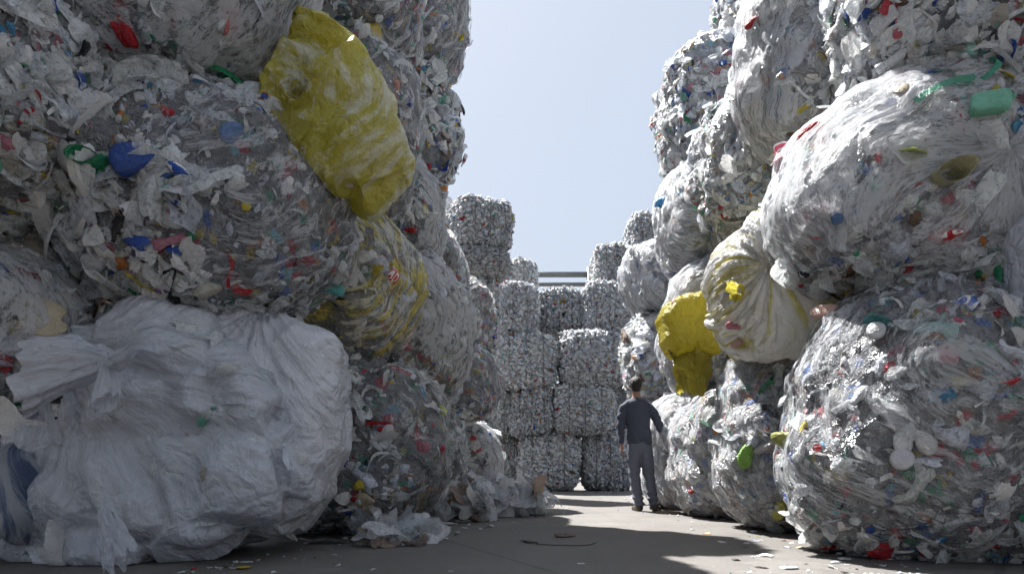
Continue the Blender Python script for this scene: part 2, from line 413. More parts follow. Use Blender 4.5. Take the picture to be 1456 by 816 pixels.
def scatter(pos, nor, wts, count, T, smin, smax, pal, r, tilt=.3, sink=.25, big=2.2):
    V, Tr, C = [], [], []; off = 0
    pw = np.array([p[0] for p in pal], float); pw /= pw.sum()
    pc = np.array([[*p[1], p[2]] for p in pal])
    wts = wts / wts.sum()
    for share, temps in T:
        for tv, tt, tm in temps:
            n = max(1, int(round(count * share / len(temps))))
            ix = r.choice(len(pos), n, p=wts)
            s = smin + (smax - smin) * r.rand(n) ** big
            if share < .05: s = s * .5
            F = frames(nor[ix], r, tilt)
            v = np.einsum('vk,nkc->nvc', tv, F) * s[:, None, None] + (pos[ix] + nor[ix] * (s * (.18 - sink * r.rand(n)))[:, None])[:, None, :]
            ci = r.choice(len(pc), n, p=pw); c = pc[ci].copy(); bigp = (s > smin + .38 * (smax - smin)) & (r.rand(n) < .85); c[bigp] = pc[[0, 1, 2, 1, 4]][r.choice(5, n)][bigp]; c[:, :3] *= r.uniform(.82, 1.1, (n, 1))
            if share == .07: c[:, 3] = np.minimum(c[:, 3], .42)
            c2 = pc[r.choice(len(pc), n)]; c2[:, 3] = 1
            cc = c[:, None, :] * (1 - tm)[None, :, None] + c2[:, None, :] * tm[None, :, None]
            V.append(v.reshape(-1, 3)); C.append(cc.reshape(-1, 4))
            Tr.append((tt[None] + (np.arange(n) * len(tv))[:, None, None]).reshape(-1, 3) + off); off += n * len(tv)
    return np.concatenate(V), np.concatenate(Tr), np.clip(np.concatenate(C), 0, 1)

# ------------------------------------------------------------------ bales
def poly_radius(poly, c, th):
    """distance from c to the outline in direction th (outline star-shaped about c)"""
    P = np.array(poly, float) - c; Q = np.roll(P, -1, 0); P = np.concatenate([P + (Q - P) * u for u in np.linspace(0, 1, 12, endpoint=False)]); ang = np.arctan2(P[:, 1], P[:, 0]); rad = np.hypot(P[:, 0], P[:, 1])
    o = np.argsort(ang); ang, rad = ang[o], rad[o]
    return np.interp(th, np.concatenate([ang - 2 * math.pi, ang, ang + 2 * math.pi]), np.tile(rad, 3))

def blob(half, N, n=3.2, seed=0, lump=.06, cell=.24, low=.09, poly=None):
    """a pressed body: rounded box, or a rounded solid with an outline of its own, dented and lumped"""
    d, t = cubesphere(N); h = np.array(half, float)
    k = 1 / (np.abs(d) ** n).sum(1) ** (1 / n); p = d * k[:, None] * h
    if poly is not None:
        pl = np.array(poly, float)
        th = np.arctan2(d[:, 2], d[:, 0]); c = np.cos(th); s = np.sin(th)
        rp = poly_radius(pl, np.zeros(2), th); q = np.hypot(d[:, 0], d[:, 2])
        prof = (1 - np.clip(1 - q, 0, 1) ** 2.4) ** .6
        p = np.stack([c * rp * prof, d[:, 1] * h[1] * (1 - .25 * q ** 4), s * rp * prof], 1)
    rn = p / (np.linalg.norm(p, axis=1, keepdims=True) + 1e-9)
    o = seed * 13.7
    disp = low * 1.1 * vn(p * 1.3 + o, seed) + low * .6 * vn(p * 3.1 + o, seed + 1)
    F1, F2 = worley(p / cell + o, seed + 2)
    disp = disp + lump * (.75 - F1) * 1.3
    F1b, _ = worley(p / (cell * .42) + o, seed + 5)
    disp = disp + lump * .45 * (.7 - F1b)
    p = p + rn * disp[:, None]
    return p, t

def streaks(p, axis='y', K=11, tw=.25, seed=0, knot=None):
    if knot is not None:
        q = p - np.array(knot); r_ = np.hypot(q[:, 0], q[:, 2]) + 1e-4; c, s = q[:, 0] / r_, q[:, 2] / r_
        w = .25 * fbm(p * 1.6, seed)
        c2, s2 = c * np.cos(w) - s * np.sin(w), c * np.sin(w) + s * np.cos(w)
        return np.stack([c2 * 4.6, s2 * 4.6, r_ * .9 + q[:, 1] * .8], 1)
    w = tw * fbm(p * 1.5 + seed, seed, 2)
    if axis == 'y':
        r_ = np.hypot(p[:, 0], p[:, 2]) + 1e-4
        sl = .45 * math.sin(seed * 2.1)
        return np.stack([p[:, 0] / r_ * .7, p[:, 2] / r_ * .7, (p[:, 1] + w + sl * p[:, 2]) * K * .30], 1)
    if axis == 'arc':
        r_ = np.hypot(p[:, 0] + .15, p[:, 2]) + 1e-4
        return np.stack([p[:, 0] / r_ * .6, p[:, 2] / r_ * .6, (r_ + w * .8 + .4 * p[:, 1]) * K * .33], 1)
    r_ = np.hypot(p[:, 1], p[:, 2]) + 1e-4
    return np.stack([p[:, 1] / r_ * .7, p[:, 2] / r_ * .7, (p[:, 0] + w) * K * .30], 1)

BVH = []     # (tree, root, base) so that single pieces can be set on a bale's face
def register(root, base, v, t):
    vv = v + np.array(base)
    BVH.append((BVHTree.FromPolygons([tuple(x) for x in vv.tolist()], t.tolist()), root, np.array(base)))

def side_bale(name, label, side, edge, y0, y1, D, width, hd, seed, film='film', pal=None, N=None, n=3.0, count=None, core='core',
              cat='bale', group=None, axis='y', cover=1.0, knot=None, filmside=None, lump=.06, sink=.25, ssize=None, rz=0):
    """bale of a side wall; edge = the column of the photo where its corridor side ends, D = its distance"""
    a = at(edge, y0, D); b = at(edge, y1, D)
    h = np.array([width / 2, hd, (a[2] - b[2]) / 2])
    cx = a[0] - h[0] if side < 0 else a[0] + h[0]
    cen = np.array([cx, D + hd * .25, (a[2] + b[2]) / 2])
    base = np.array([cen[0], cen[1], cen[2] - h[2]]); cl = np.array([0, 0, h[2]])
    lvl = 2 if D < 5.2 else (1 if D < 9 else 0)
    N = N or {2: 100, 1: 64, 0: 44}[lvl]
    sh = .93 if D < 5.2 else (.95 if side < 0 else .97); lump = lump if D < 5.2 else .085; n = n - .25 if D < 5.2 else n + (.0 if side < 0 else .5); p, t = blob(h * sh, N, n, seed, lump)
    if rz:
        c, s = math.cos(rz), math.sin(rz); p = p @ np.array([[c, s, 0], [-s, c, 0], [0, 0, 1]])
    nn = vnormals(p, t)
    root = thing(name, label, cat, base, group)
    r = rs(seed * 7 + 3)
    v = p + cl
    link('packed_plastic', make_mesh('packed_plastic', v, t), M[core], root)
    register(root, base, v, t)
    sd = -side
    see = np.array([sd * .75, -.9, .0]) if h[0] < 3 else None
    w = sstep(-.45, .15, nn @ (see / np.linalg.norm(see))) * (.35 + .65 * sstep(-.3, .3, vn(p * 2.2, seed) + .2)) + 1e-5
    fs = np.array(filmside or (sd * .9, -.05, .1), float); fs /= np.linalg.norm(fs)
    pos = v
    if film:
        cv = sstep(-.25, .55, nn @ fs + .8 * fbm(p * 3.2 + 7, seed + 4, 3)) * cover
        w = w * (1 - .25 * cv); pos = v - nn * (.035 * cv)[:, None]
    cnt = count or {2: 3000, 1: 2000, 0: 1200}[lvl]
    lo, hi = ssize or {2: (.04, .19), 1: (.04, .20), 0: (.05, .22)}[lvl]
    sv, st, sc = scatter(pos, nn, w, cnt, TS[lvl if lvl < 2 else 1], lo, hi, pal or palette(), r, sink=sink)
    if lvl == 2:
        a2, b2, c2 = scatter(pos, nn, w * (1 - (cv if film else 0)) + 1e-6, 260, [(.5, TS[2][1][1]), (.5, TS[2][2][1])], .10, .27, pal or palette(), r, sink=.2)
        b2 = b2 + len(sv); sv = np.concatenate([sv, a2]); st = np.concatenate([st, b2]); sc = np.concatenate([sc, c2])
    link('plastic_scraps', make_mesh('plastic_scraps', sv, st, {'col': ('FLOAT_COLOR', sc)}), M['scrap'], root, kind='stuff')
    if film:
        pf, tf = blob(h * sh + .035, int(N * 1.3), n, seed, lump * .55)
        if rz: pf = pf @ np.array([[c, s, 0], [-s, c, 0], [0, 0, 1]])
        nf = vnormals(pf, tf)
        kn = None
        if knot is not None: kn = at(knot[0], knot[1], D - hd) - base - cl
        suv = streaks(pf, axis, 11, .25, seed, kn)
        pf = pf + nf * (.014 * (1 - 2.4 * np.abs(fbm(suv * 3.4, seed + 9, 3))))[:, None]
        cov = sstep(-.25, .55, nf @ fs + .8 * fbm(pf * 3.2 + 7, seed + 4, 3)) * cover
        keep = cov[tf].max(1) > .17
        link('film_wrap', make_mesh('film_wrap', pf + cl, tf[keep], {'suv': ('FLOAT_VECTOR', suv), 'cov': ('FLOAT', cov)}), M[film], root)
    return root

def shaped_bag(name, label, poly, D, hd, seed, mat, knot, cat='bag', parent=None, N=130, streak=None, low=.05, creases=.02, soft=.05, group=None, material2=None, shrink=.955, fill=None):
    """a filled film bag with the outline it has, real size at its distance, folds running from its knot"""
    P = np.array([at(x, y, D) for x, y in poly]); c = (P.max(0) + P.min(0)) / 2
    pl = (P[:, [0, 2]] - c[[0, 2]]) * shrink; zb = P[:, 2].min()
    base = np.array([c[0], D, max(0, zb)])
    p, t = blob((1, hd, 1), N, 3, seed, 0.0, poly=pl, low=low)
    q = at(knot[0], knot[1], D) - np.array([c[0], D, c[2]]); q[1] = -hd * .8
    suv = streaks(p, streak or 'y', 11, .25, seed, q if streak is None else None)
    nn = vnormals(p, t)
    r_ = np.linalg.norm(p - q, axis=1)
    F1, F2 = worley(p / .55 + seed, seed + 3)
    p = p + nn * (soft * (sstep(0, .35, F2 - F1) - .6) + creases * ((1 - 2.5 * np.abs(fbm(suv * 1.3, seed + 1, 3))) * .9 + (1 - 2.5 * np.abs(fbm(suv * 3.4, seed + 6, 3))) * .4) * (.22 + np.exp(-r_ * 1.5)) - .05 * np.exp(-(r_ / .12) ** 2))[:, None]
    cr2 = 1 - 3 * np.abs(fbm(p * 2.6 + seed, seed + 8, 2)); p = p + nn * (.45 * creases * np.clip(cr2, -.6, 1))[:, None]
    p[:, 2] = np.maximum(p[:, 2], -(c[2]) + .004)
    off = np.array([0, 0, c[2] - base[2]])
    if parent is not None:
        return link(name, make_mesh(name, p + np.array([c[0], D, c[2]]) - np.array(parent.location), t, {'suv': ('FLOAT_VECTOR', suv), 'cov': ('FLOAT', np.ones(len(p)))}), M[mat], parent, label=label)
    root = thing(name, label, cat, base, group)
    link('bag_skin', make_mesh('bag_skin', p + off, t, {'suv': ('FLOAT_VECTOR', suv), 'cov': ('FLOAT', np.ones(len(p)))}), M[mat], root)
    register(root, base, p + off, t)
    if fill:
        r = rs(seed); q_ = p * .93; n2 = vnormals(q_, t)
        link('packed_plastic', make_mesh('packed_plastic', q_ * .97 + off, t), M['core_white'], root)
        sv, st, sc = scatter(q_ + off, n2, (n2[:, 1] < .2) + 1e-5, 700, TS[1], .10, .32, fill, r, sink=.5)
        sv[:, 2] = np.maximum(sv[:, 2], .004)
        link('plastic_scraps', make_mesh('plastic_scraps', sv, st, {'col': ('FLOAT_COLOR', sc)}), M['scrap'], root, kind='stuff')
    return root, base, off, c

def flare(name, root, base, p0, p1, w0, w1, mat, seed, thick=.05, n=48, droop=0):
    """a gathered neck or tail of film opening from p0 to p1, pleated"""
    p0 = np.array(p0) - base; p1 = np.array(p1) - base; ax = p1 - p0; L = np.linalg.norm(ax); ax /= L
    up = np.array([0, -1, 0.]); sd = np.cross(ax, up); sd /= np.linalg.norm(sd); up = np.cross(sd, ax)
    u = np.linspace(0, 1, n); a = np.linspace(0, 2 * math.pi, n, endpoint=False)
    U, A = np.meshgrid(u, a, indexing='ij'); U = U.ravel(); A = A.ravel()
    q = np.stack([U * 2, np.cos(A) * 3, np.sin(A) * 3], 1) + seed
    ww = w0 + (w1 - w0) * U ** .8
    rr = 1 + .30 * vn(q, seed) + .2 * vn(q * 2.3, seed + 1)
    v = p0 + ax * (U * L * (1 + .22 * vn(q * 1.2, seed + 2)))[:, None] + sd * (np.cos(A) * ww * rr)[:, None] + up * (np.sin(A) * (thick + ww * .35) * rr)[:, None]
    v[:, 2] -= droop * U ** 2
    idx = np.arange(n * n).reshape(n, n); nx = np.roll(idx, -1, 1)
    qd = np.stack([idx[:-1].ravel(), nx[:-1].ravel(), nx[1:].ravel(), idx[1:].ravel()], 1)
    t = np.concatenate([qd[:, [0, 1, 2]], qd[:, [0, 2, 3]]])
    suv = np.stack([np.cos(A) * 3, np.sin(A) * 3, U], 1)
    return link(name, make_mesh(name, v, t, {'suv': ('FLOAT_VECTOR', suv), 'cov': ('FLOAT', np.ones(len(v)))}), M[mat], root)

# ------------------------------------------------------------------ the yard
def m_ground():
    k = NT('yard_concrete'); v = k.coord()
    big = k.noise(v, .35, 5, .6, .4); mid = k.noise(v, 1.7, 6, .65, .8); fine = k.noise(v, 45, 4, .7)
    st = k.noise(k.coord((.5, 3.2, 1)), .9, 5, .6, 1.2)
    c = k.ramp(k.math('ADD', k.math('MULTIPLY', big, .5), k.math('MULTIPLY', mid, .5)), [(.32, (.055, .050, .045)), (.48, (.098, .089, .080)), (.56, (.118, .109, .100)), (.68, (.165, .152, .138))])
    c = k.mixc(k.math('MULTIPLY', st, .35), c, (.10, .095, .09), 'MIX')
    c = k.mixc(k.math('MULTIPLY', fine, .3), c, (.22, .21, .195))
    cr = k.vor(k.coord((.33, .21, 1)), 1.0, 'DISTANCE_TO_EDGE')
    wob = k.math('ADD', cr, k.math('MULTIPLY', k.noise(v, 3.0, 4), .02))
    line = k.math('LESS_THAN', wob, .0145)
    c = k.mixc(k.math('MULTIPLY', line, .55), c, (.05, .047, .044))
    spots = k.math('LESS_THAN', k.vor(v, 5.5), .045)
    c = k.mixc(k.math('MULTIPLY', spots, .5), c, (.35, .34, .32))
    tr = k.noise(k.coord((2.2, .16, 1)), 1.0, 4, .55, .5)
    c = k.mixc(k.math('MULTIPLY', k.math('SMOOTH_MIN', k.math('MAXIMUM', k.math('MULTIPLY_ADD', tr, 4, -2.15), 0.0), 1.0, .1), .38), c, (.05, .047, .045))
    grit = k.math('LESS_THAN', k.vor(v, 38), .16); gs = k.math('GREATER_THAN', k.noise(v, 2.3, 3), .52)
    c = k.mixc(k.math('MULTIPLY', k.math('MULTIPLY', grit, gs), .6), c, (.06, .055, .05))
    patch = k.math('GREATER_THAN', k.noise(v, .8, 6, .7, .6), .60)
    c = k.mixc(k.math('MULTIPLY', patch, .3), c, (.20, .188, .172))
    h = k.math('ADD', k.math('MULTIPLY', fine, .35), mid)
    return k.plastic(c, k.bump(h, .7, .03), k.math('MULTIPLY_ADD', mid, .3, .55), 0)
gv, gt = grid(2, 2); gv = gv * np.array([1500, 1500, 0]) + np.array([0, 1200, 0])
link('ground', make_mesh('ground', gv, gt, smooth=False), m_ground(), kind='structure')

# steel gantry beyond the bales
def boxm(c, s):
    c = np.array(c); s = np.array(s) / 2
    v = np.array([[x, y, z] for x in (-1, 1) for y in (-1, 1) for z in (-1, 1)]) * s + c
    q = [(0, 1, 3, 2), (4, 6, 7, 5), (0, 4, 5, 1), (2, 3, 7, 6), (0, 2, 6, 4), (1, 5, 7, 3)]
    return v, np.array([[a, b, c_] for a, b, c_, d in q] + [[a, c_, d] for a, b, c_, d in q])
def boxes(*bs):
    V, T, o = [], [], 0
    for b in bs:
        v, t = boxm(*b); V.append(v); T.append(t + o); o += 8
    return np.concatenate(V), np.concatenate(T)
GD = 19.5
g0 = thing('steel_gantry', 'grey steel rail frame standing up behind the far wall of bales', 'steel frame', (at(800, 600, GD)[0], GD, 0))
def gpart(name, x0, y0, x1, y1, dep=.16, dy=0):
    a, b = at(x0, y0, GD), at(x1, y1, GD); c = (a + b) / 2; s = np.abs(b - a)
    v, t = boxes((c - np.array([g0.location.x, GD, 0]) + np.array([0, dy, 0]), (s[0], dep, s[2])))
    me = make_mesh(name, v, t, smooth=False); o = link(name, me, M['steel'], g0)
    return o
gpart('beam', 700, 387.5, 835, 393.5); gpart('rail', 700, 402.5, 835, 406.5); gpart('post', 834.5, 380, 840, 690, .2)
gpart('post', 706, 387, 711, 690, .2, .01); gpart('bracket_beam', 840, 380, 858, 384, .14); gpart('hanger', 846, 384, 850, 402, .12); gpart('hanger', 854, 384, 857, 402, .12)
gpart('bracket_rail', 840, 398, 905, 403, .12); gpart('beam', 858, 387, 960, 395, .15, .3)

# ------------------------------------------------------------------ far wall of small square bales
far_protos = []
def far_proto(seed, tint):
    p, t = blob((.76, .60, .70), 46, 5, seed, .07, .15, .07)
    for zc in (-.36, 0.02, .38):                               # straps bite into the bale
        pass
    for xc in (-.42, .0, .42):
        g = np.exp(-((p[:, 0] - xc) / .035) ** 2) * .03
        rn = p / np.linalg.norm(p, axis=1, keepdims=True); p = p - rn * g[:, None]
    nn = vnormals(p, t); r = rs(seed); pal = palette(*tint)
    pal = [(w, tuple(min(.88, x * (.92, 1.03, .96, 1.0, .95)[seed % 5]) for x in c), 1) for w, c, a in pal]
    v, tt, c = scatter(p, nn, np.ones(len(p)), 5200, TINY, .04, .145, pal, r, tilt=.6, sink=.3, big=1.8)
    m1 = make_mesh('packed_plastic', p, t); m1.materials.append(M['core_far'])
    m2 = make_mesh('plastic_scraps', v, tt, {'col': ('FLOAT_COLOR', c)}); m2.materials.append(M['scrap_fine'])
    st = []
    for xc in (-.42, .0, .42):
        a = np.linspace(0, 2 * math.pi, 40, endpoint=False)
        n_ = 7; k = 1 / (np.abs(np.cos(a)) ** n_ + np.abs(np.sin(a)) ** n_) ** (1 / n_)
        ring = np.stack([np.full(40, xc), np.cos(a) * k * .635, np.sin(a) * k * .735], 1)
        vs, ts = [], []
        for i in range(40):
            rad = ring[i] * np.array([0, 1, 1]); rad = rad / np.linalg.norm(rad)
            for da, db in ((-.006, 0), (0, .006), (.006, 0), (0, -.006)): vs.append(ring[i] + np.array([da, 0, 0]) + rad * (db + .012))
            for j in range(4):
                A, B = i * 4 + j, i * 4 + (j + 1) % 4; C, D_ = ((i + 1) % 40) * 4 + (j + 1) % 4, ((i + 1) % 40) * 4 + j
                ts += [[A, B, C], [A, C, D_]]
        ms = make_mesh('strap', np.array(vs), np.array(ts)); ms.materials.append(M['wire']); st.append(ms)
    return m1, m2, st
for k, tint in enumerate([(.55, .8), (.7, .8), (.5, .6), (1.0, .8), (2.2, .8)]): far_protos.append(far_proto(300 + k, tint))

def far_bale(label, x0, y0, x1, y1, D, var, rz=0, group='square bales in the far wall', dep=1.0):
    a, b = at(x0, y0, D), at(x1, y1, D); w, h = b[0] - a[0], a[2] - b[2]
    z = max(0, b[2])
    root = thing('square_bale', label, 'bale', ((a[0] + b[0]) / 2, D + .62 * dep, z), group)
    root.rotation_euler = (0, 0, rz)
    m1, m2, st = far_protos[var]
    fl = random.Random(int(x0 * 7 + y0)).random
    mir = math.pi if fl() < .5 else 0
    for nm, me in [('packed_plastic', m1), ('plastic_scraps', m2)] + [('strap', s) for s in st]:
        o = bpy.data.objects.new(nm, me); COL.objects.link(o); o.parent = root
        o.location = (0, 0, h / 2); o.scale = (w / 1.54, dep, h / 1.45); o.rotation_euler = (0, 0, mir)
        if nm == 'plastic_scraps': o['kind'] = 'stuff'
    return root

FB = [
 ('pale square bale at the foot of the far wall, left of the man\'s legs', 741, 614, 825, 697, 16.4, 1),
 ('square bale on the ground of the far wall, half hidden behind the man', 833, 612, 903, 697, 16.5, 0),
 ('narrow visible slice of ground bale left of the first whole far bale', 690, 616, 741, 697, 16.9, 3),
 ('reddish speckled square bale in the second row of the far wall', 727, 546, 791, 618, 16.2, 4),
 ('square bale in the second row of the far wall, just left of the man\'s shoulder', 790, 543, 875, 618, 16.1, 2),
 ('partly covered bale in the second row, left beside the reddish speckled one', 668, 549, 728, 620, 16.4, 3),
 ('shaded bale directly behind the man\'s head in the far wall', 874, 540, 930, 616, 17.0, 0),
 ('wide square bale in the third row resting on the reddish speckled one', 703, 473, 792, 550, 16.1, 1),
 ('bale with a ragged pale film cap hanging over its top in the third row', 799, 468, 889, 546, 16.0, 0),
 ('narrow bale in the third row beside the one with the film cap', 886, 474, 942, 543, 16.8, 2),
 ('square bale in the fourth row under the left end of the steel rail', 691, 398, 765, 476, 16.3, 3),
 ('low bale in the fourth row directly beneath the steel rail', 765, 405, 832, 470, 16.9, 4),
 ('tall square bale in the fourth row right of the steel post\'s foot', 833, 398, 903, 478, 16.6, 2),
 ('fourth row bale set back behind the tall one beside the steel post', 900, 372, 952, 476, 17.2, 0),
 ('square bale crowning the stack at the left end of the steel rail', 694, 366, 763, 432, 17.8, 1),
 ('bale in the fifth row right beside the steel post top', 849, 342, 907, 402, 17.2, 1),
 ('highest square bale on the right of the far wall, against the sky', 898, 300, 952, 375, 16.6, 2),
]
for i, (lb, x0, y0, x1, y1, D, var) in enumerate(FB):
    far_bale(lb, x0, y0, x1, y1, D, var, rz=R((i * 37 % 11) - 5))
far_bale('big grey square bale turned cornerwise high on the stack left of the sky', 634, 274, 718, 350, 12.9, 2, rz=R(24), dep=1.1, group='grey bales in the corner stack')
far_bale('flat grey bale squeezed under the big cornerwise one on the left stack', 640, 346, 716, 386, 12.95, 0, rz=R(14), dep=1.05, group='grey bales in the corner stack')
far_bale('upper middle bale of the corner stack behind the film wrapped bales', 634, 385, 706, 492, 13.2, 1, rz=R(5), group='grey bales in the corner stack')
far_bale('lower middle bale of the corner stack behind the film wrapped bales', 630, 490, 704, 598, 13.2, 3, rz=R(-4), group='grey bales in the corner stack')
far_bale('bottom bale of the corner stack, mostly hidden by round bales', 620, 598, 700, 708, 13.2, 0, rz=R(3), group='grey bales in the corner stack')

# ------------------------------------------------------------------ left wall of big film wrapped bales
L, Rr = -1, 1
GL, GR = 'big film wrapped bales in the left wall', 'big film wrapped bales in the right wall'
DK = palette(1.5, 2.6); BK = [(5, (.10, .11, .13), 1), (3, (.05, .09, .07), 1), (3, (.16, .17, .19), .6), (1, (.04, .05, .10), 1), (1.5, (.3, .31, .33), .5)]; WT = [(w * (2.2 if min(c) > .75 else 1), c, a) for w, c, a in palette(.8, .6)]; MD = palette(1.2, 1.8); CL = palette(1.9, 1.2); YL = palette(1.1, .9, yellow=7)  # BK: dark plastic tones, the shade of the recesses put into the colour

side_bale('plastic_bale', 'shadowy pale bale cut by the left picture edge, at the top of the wall', L, 128, -70, 312, 4.1, 1.9, .75, 11, None, MD, group=GL)
side_bale('plastic_bale', 'left edge bale under a thin white film veil, above the dark ground bale', L, 82, 335, 560, 4.2, 1.8, .55, 12, 'film_heavy', MD, group=GL, filmside=(.2, -.6, .7))
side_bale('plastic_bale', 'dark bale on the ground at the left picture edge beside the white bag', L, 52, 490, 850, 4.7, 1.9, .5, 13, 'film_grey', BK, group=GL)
side_bale('plastic_bale', 'great round bale with dark open bottle filled end resting on the white bag', L, 486, 108, 462, 4.7, 2.05, .85, 14, 'film', DK, group=GL, n=2.7, filmside=(1, -.28, .15), count=4200)
side_bale('plastic_bale', 'high film wrapped bale left of the yellow bag, cut by the top of the picture', L, 440, -230, 134, 4.75, 1.75, .8, 15, 'film_heavy', MD, group=GL, filmside=(.8, -.5, -.1), n=2.8)
side_bale('plastic_bale', 'bulging ground bale right of the white bags, red cloth strip on its face', L, 632, 505, 762, 6.1, 1.9, .8, 16, 'film', palette(1.0, .6), group=GL, n=2.6, filmside=(1, .1, .1))
side_bale('plastic_bale', 'bale with yellow film streaks directly under the large yellow bag', L, 584, 292, 525, 6.1, 1.9, .8, 17, 'film_yellow', YL, group=GL, n=2.6, filmside=(.9, -.4, .1))
side_bale('plastic_bale', 'loose ragged bale behind the top of the large yellow bag', L, 592, 60, 300, 6.2, 1.8, .8, 18, 'film', palette(1.4, .6), group=GL, n=2.8)
side_bale('plastic_bale', 'uppermost bale over the large yellow bag, its base only just in view', L, 590, -140, 70, 6.3, 1.8, .8, 19, 'film', palette(1.2, .7, yellow=3), group=GL)
side_bale('plastic_bale', 'low bale on the ground behind the loose crumpled film pile', L, 667, 572, 722, 7.8, 1.7, .75, 20, 'film', palette(1.1, .6), group=GL, n=2.6)
side_bale('plastic_bale', 'swollen pale bale draped in hanging white film strands, right of the yellow streaked bale', L, 667, 352, 578, 7.4, 1.9, .85, 21, 'film_heavy', palette(1.0, .5), group=GL, n=2.5)
side_bale('plastic_bale', 'smaller white wrapped bale just below the tip of the large yellow bag', L, 627, 222, 368, 7.5, 1.8, .8, 22, 'film_heavy', palette(.9, .4), group=GL, n=2.6)
side_bale('plastic_bale', 'rough bale high in the left wall with red and blue flecks against the sky', L, 648, 96, 262, 8.1, 1.8, .8, 23, None, palette(1.6, .4), group=GL, n=3.2)
side_bale('plastic_bale', 'topmost bale against the sky at the left wall corner, ragged film hanging off it', L, 660, -90, 104, 8.2, 1.8, .8, 24, 'film', palette(1.0, .4), group=GL, n=3.2)
side_bale('plastic_bale', 'small speckled bale under the cornerwise grey bale, left wall', L, 664, 325, 442, 9.0, 1.8, .8, 25, 'film', palette(1.3, .6), group=GL, n=2.8)
side_bale('plastic_bale', 'mottled bale between the swollen draped bale and the clean square stacks', L, 696, 385, 505, 10.4, 1.8, .8, 26, 'film', palette(1.8, .5), group=GL, n=2.6)
side_bale('plastic_bale', 'round bale with a red and yellow smear one above the ground, end of left wall', L, 707, 490, 606, 9.8, 1.8, .8, 27, 'film', palette(1.6, .6), group=GL, n=2.5)
side_bale('plastic_bale', 'last round bale on the ground at the far end of the left wall', L, 719, 597, 710, 10.9, 1.8, .8, 28, 'film_heavy', palette(1.4, .6), group=GL, n=2.5)
side_bale('plastic_bale', 'bale coloured dark for deep shade in the recess behind the shadowy pale bale', L, 330, -60, 250, 6.6, 2.2, .6, 29, None, BK, group=GL)
side_bale('plastic_bale', 'bale coloured dark for deep shade behind the great round bale with the dark end', L, 330, 250, 560, 6.6, 2.4, .6, 30, None, BK, group=GL)

# ------------------------------------------------------------------ right wall
side_bale('plastic_bale', 'huge bulging bale on the ground in the right corner, lit edge and dark crumpled front', Rr, 1124, 372, 835, 4.5, 2.5, .95, 41, 'film_grey', palette(1.0, 2.8), group=GR, n=2.5, count=4600, filmside=(-.6, -.5, .3))
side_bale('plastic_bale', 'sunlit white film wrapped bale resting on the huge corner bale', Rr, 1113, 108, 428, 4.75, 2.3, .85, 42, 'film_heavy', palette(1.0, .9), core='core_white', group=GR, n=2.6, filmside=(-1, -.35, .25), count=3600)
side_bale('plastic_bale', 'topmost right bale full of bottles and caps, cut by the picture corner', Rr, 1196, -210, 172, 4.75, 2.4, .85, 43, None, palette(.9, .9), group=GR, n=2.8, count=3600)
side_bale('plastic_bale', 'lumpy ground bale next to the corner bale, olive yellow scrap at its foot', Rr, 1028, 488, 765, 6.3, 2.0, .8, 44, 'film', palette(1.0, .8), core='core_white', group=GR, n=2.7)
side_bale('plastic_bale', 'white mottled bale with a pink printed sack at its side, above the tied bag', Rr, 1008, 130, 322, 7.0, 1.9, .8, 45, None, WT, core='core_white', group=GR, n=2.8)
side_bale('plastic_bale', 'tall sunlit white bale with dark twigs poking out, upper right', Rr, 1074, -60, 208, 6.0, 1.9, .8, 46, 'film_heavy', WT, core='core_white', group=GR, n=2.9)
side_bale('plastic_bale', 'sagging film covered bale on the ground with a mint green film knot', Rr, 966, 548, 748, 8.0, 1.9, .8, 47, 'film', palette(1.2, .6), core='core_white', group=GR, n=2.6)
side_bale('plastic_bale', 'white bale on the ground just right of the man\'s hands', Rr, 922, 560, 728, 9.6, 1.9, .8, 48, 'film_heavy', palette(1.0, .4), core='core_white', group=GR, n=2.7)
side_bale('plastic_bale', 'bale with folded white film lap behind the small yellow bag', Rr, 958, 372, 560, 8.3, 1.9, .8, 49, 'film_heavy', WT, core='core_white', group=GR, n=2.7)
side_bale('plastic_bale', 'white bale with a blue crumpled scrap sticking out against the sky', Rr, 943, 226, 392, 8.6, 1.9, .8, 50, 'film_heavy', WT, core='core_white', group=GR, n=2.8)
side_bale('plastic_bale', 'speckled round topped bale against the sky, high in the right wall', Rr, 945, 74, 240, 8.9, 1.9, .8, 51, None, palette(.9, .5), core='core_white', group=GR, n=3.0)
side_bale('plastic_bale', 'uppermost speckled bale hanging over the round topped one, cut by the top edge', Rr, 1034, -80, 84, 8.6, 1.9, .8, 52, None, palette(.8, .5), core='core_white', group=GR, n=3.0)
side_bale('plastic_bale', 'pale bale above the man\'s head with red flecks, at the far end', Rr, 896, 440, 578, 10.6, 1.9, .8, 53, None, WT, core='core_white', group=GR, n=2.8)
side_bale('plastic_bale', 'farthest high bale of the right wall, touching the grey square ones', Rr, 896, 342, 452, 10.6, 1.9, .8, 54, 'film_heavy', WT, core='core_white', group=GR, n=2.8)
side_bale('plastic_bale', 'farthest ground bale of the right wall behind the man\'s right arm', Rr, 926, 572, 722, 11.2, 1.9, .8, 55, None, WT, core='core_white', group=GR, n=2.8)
side_bale('plastic_bale', 'bale coloured dark as shade, filling the gap deep behind the sunlit white wrapped bale', Rr, 1215, 150, 520, 6.7, 2.2, .6, 56, None, BK, group=GR)

